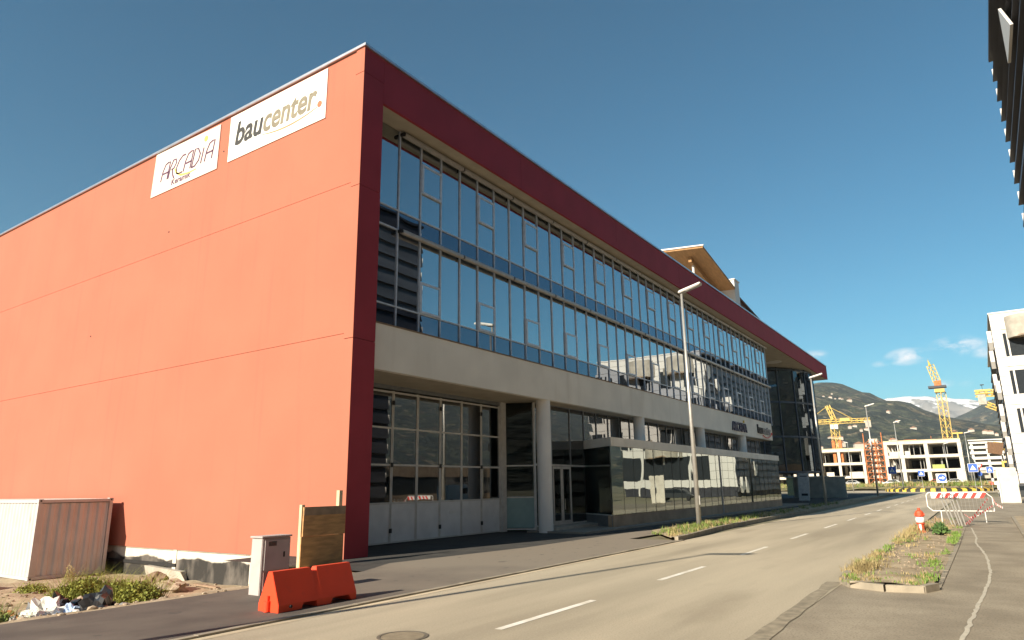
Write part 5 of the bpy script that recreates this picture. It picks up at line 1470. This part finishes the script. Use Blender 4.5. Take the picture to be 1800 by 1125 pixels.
nn = N_.new('ShaderNodeTexNoise'); nn.inputs['Scale'].default_value = .006; nn.inputs['Detail'].default_value = 10; L_.new(gg.outputs['Position'], nn.inputs['Vector'])
m1 = N_.new('ShaderNodeMath'); m1.operation = 'MULTIPLY_ADD'; L_.new(nn.outputs['Fac'], m1.inputs[0]); m1.inputs[1].default_value = 1300; L_.new(sx.outputs['Z'], m1.inputs[2])
mr = N_.new('ShaderNodeMapRange'); mr.inputs['From Min'].default_value = 1490; mr.inputs['From Max'].default_value = 1580; L_.new(m1.outputs[0], mr.inputs[0])
mx = N_.new('ShaderNodeMix'); mx.data_type = 'RGBA'; L_.new(mr.outputs[0], mx.inputs['Factor']); L_.new(old, mx.inputs['A']); mx.inputs['B'].default_value = (.82, .80, .80, 1)
L_.new(mx.outputs['Result'], P_.inputs['Base Color'])
def h3(x, y):
    t = max(0, min(1, (x-6500)/3500)); return interp(P3, y)*t**.8+ 240*(fbm(x, y, .0016)-.1)*math.sin(math.pi*t)+14*fbm(x, y, .006, 3)*t - (0 if x < 10000 else (x-10000)*.5)
vv, ff = grid(6500, 10800, -3800, 2600, 90, 260, h3)
struct(MB().add(vv, ff).build('snow_mountain', SNOW, smooth=True))
def h5(x, y):
    t = max(0, min(1, (-x-300)/800)); return (300+70*noise.noise(Vector((1, y*.0012, 3)))+20*noise.noise(Vector((1, y*.006, 3))))*t+18*fbm(x, y, .004)*math.sin(math.pi*t)
vv, ff = grid(-1290, -300, -1200, 3600, 30, 160, h5)
struct(MB().add(vv, ff).build('hills', HILL, smooth=True))
# low wooded ridge on the other side of the valley (mirrored in the facade)
def h4(x, y):
    t = max(0, min(1, (-y-1000)/1400)); return (470+110*noise.noise(Vector((x*.0009, 1, 0)))+50*noise.noise(Vector((x*.003, 4, 0))))*t+25*fbm(x, y, .003)*math.sin(math.pi*t)
vv, ff = grid(-1300, 5000, -3000, -1000, 140, 40, h4)
struct(MB().add(vv, ff).build('hills', HILL, smooth=True))

# houses on the hillside
HW = mat('house_wall', (.50, .44, .37), .8, .05); HRF = mat('house_roof', (.30, .16, .10), .8, .1)
HP = []
rnd = random.Random(21)
cand = [(2350, 425), (2380, 402), (2390, 383), (2400, 370), (2430, 362), (2300, 335), (2310, 318), (1900, 262), (1700, 250), (1500, 212), (1520, 205), (1620, 196), (1480, 190), (1500, 182), (1350, 222), (1380, 214), (1300, 206), (1250, 160), (1280, 150),
        (1900, 78), (1950, 66), (1700, 44), (1500, -16), (1520, -8), (1480, -24), (1600, 14), (1250, 60), (1300, 40), (1200, 100), (1150, 178), (1120, 150), (2000, 170), (2100, 196), (1750, 120), (1200, -22), (1180, 10), (2500, 395), (1400, 130), (1050, 190)]
hn = [0]
proto = thing('hill_house', (0, 0, 0), 'house', 'house', 'houses scattered on the wooded hillside')
MB().box(-6, 6, -8, 8, -4, 7).build('wall', HW, proto)
MB().prism([(-9, 6.8), (9, 6.8), (0, 11)], 'x', -7, 7).build('roof', HRF, proto)
index_kids()
for i, (x, y) in enumerate(cand):
    o = proto if i == 0 else copy_tree(proto)
    o.location = (x, y, h1(x, y)+1); k = rnd.uniform(.35, .75); o.scale = (k, k*rnd.uniform(.7, 1.3), k)
    o.rotation_euler = (0, 0, rnd.uniform(-.5, .5))
    o['label'] = 'small pale house with a brown roof standing on the wooded hillside'

# ================================================================== HAZE
hz = MB().box(-1300, 11800, -7300, 7300, -3, 1130).build('haze', None)
hz.data.materials.clear()
hm = bpy.data.materials.new('haze'); hm.use_nodes = True
for nd in list(hm.node_tree.nodes):
    if nd.type != 'OUTPUT_MATERIAL': hm.node_tree.nodes.remove(nd)
pv = hm.node_tree.nodes.new('ShaderNodeVolumePrincipled')
pv.inputs['Color'].default_value = (.70, .80, .88, 1)
pv.inputs['Density'].default_value = 6.5e-5
pv.inputs['Anisotropy'].default_value = 0.0
hm.node_tree.links.new(pv.outputs[0], hm.node_tree.nodes['Material Output'].inputs['Volume'])
hz.data.materials.append(hm)
hz['kind'] = 'stuff'; hz.visible_shadow = True
S.cycles.volume_bounces = 0
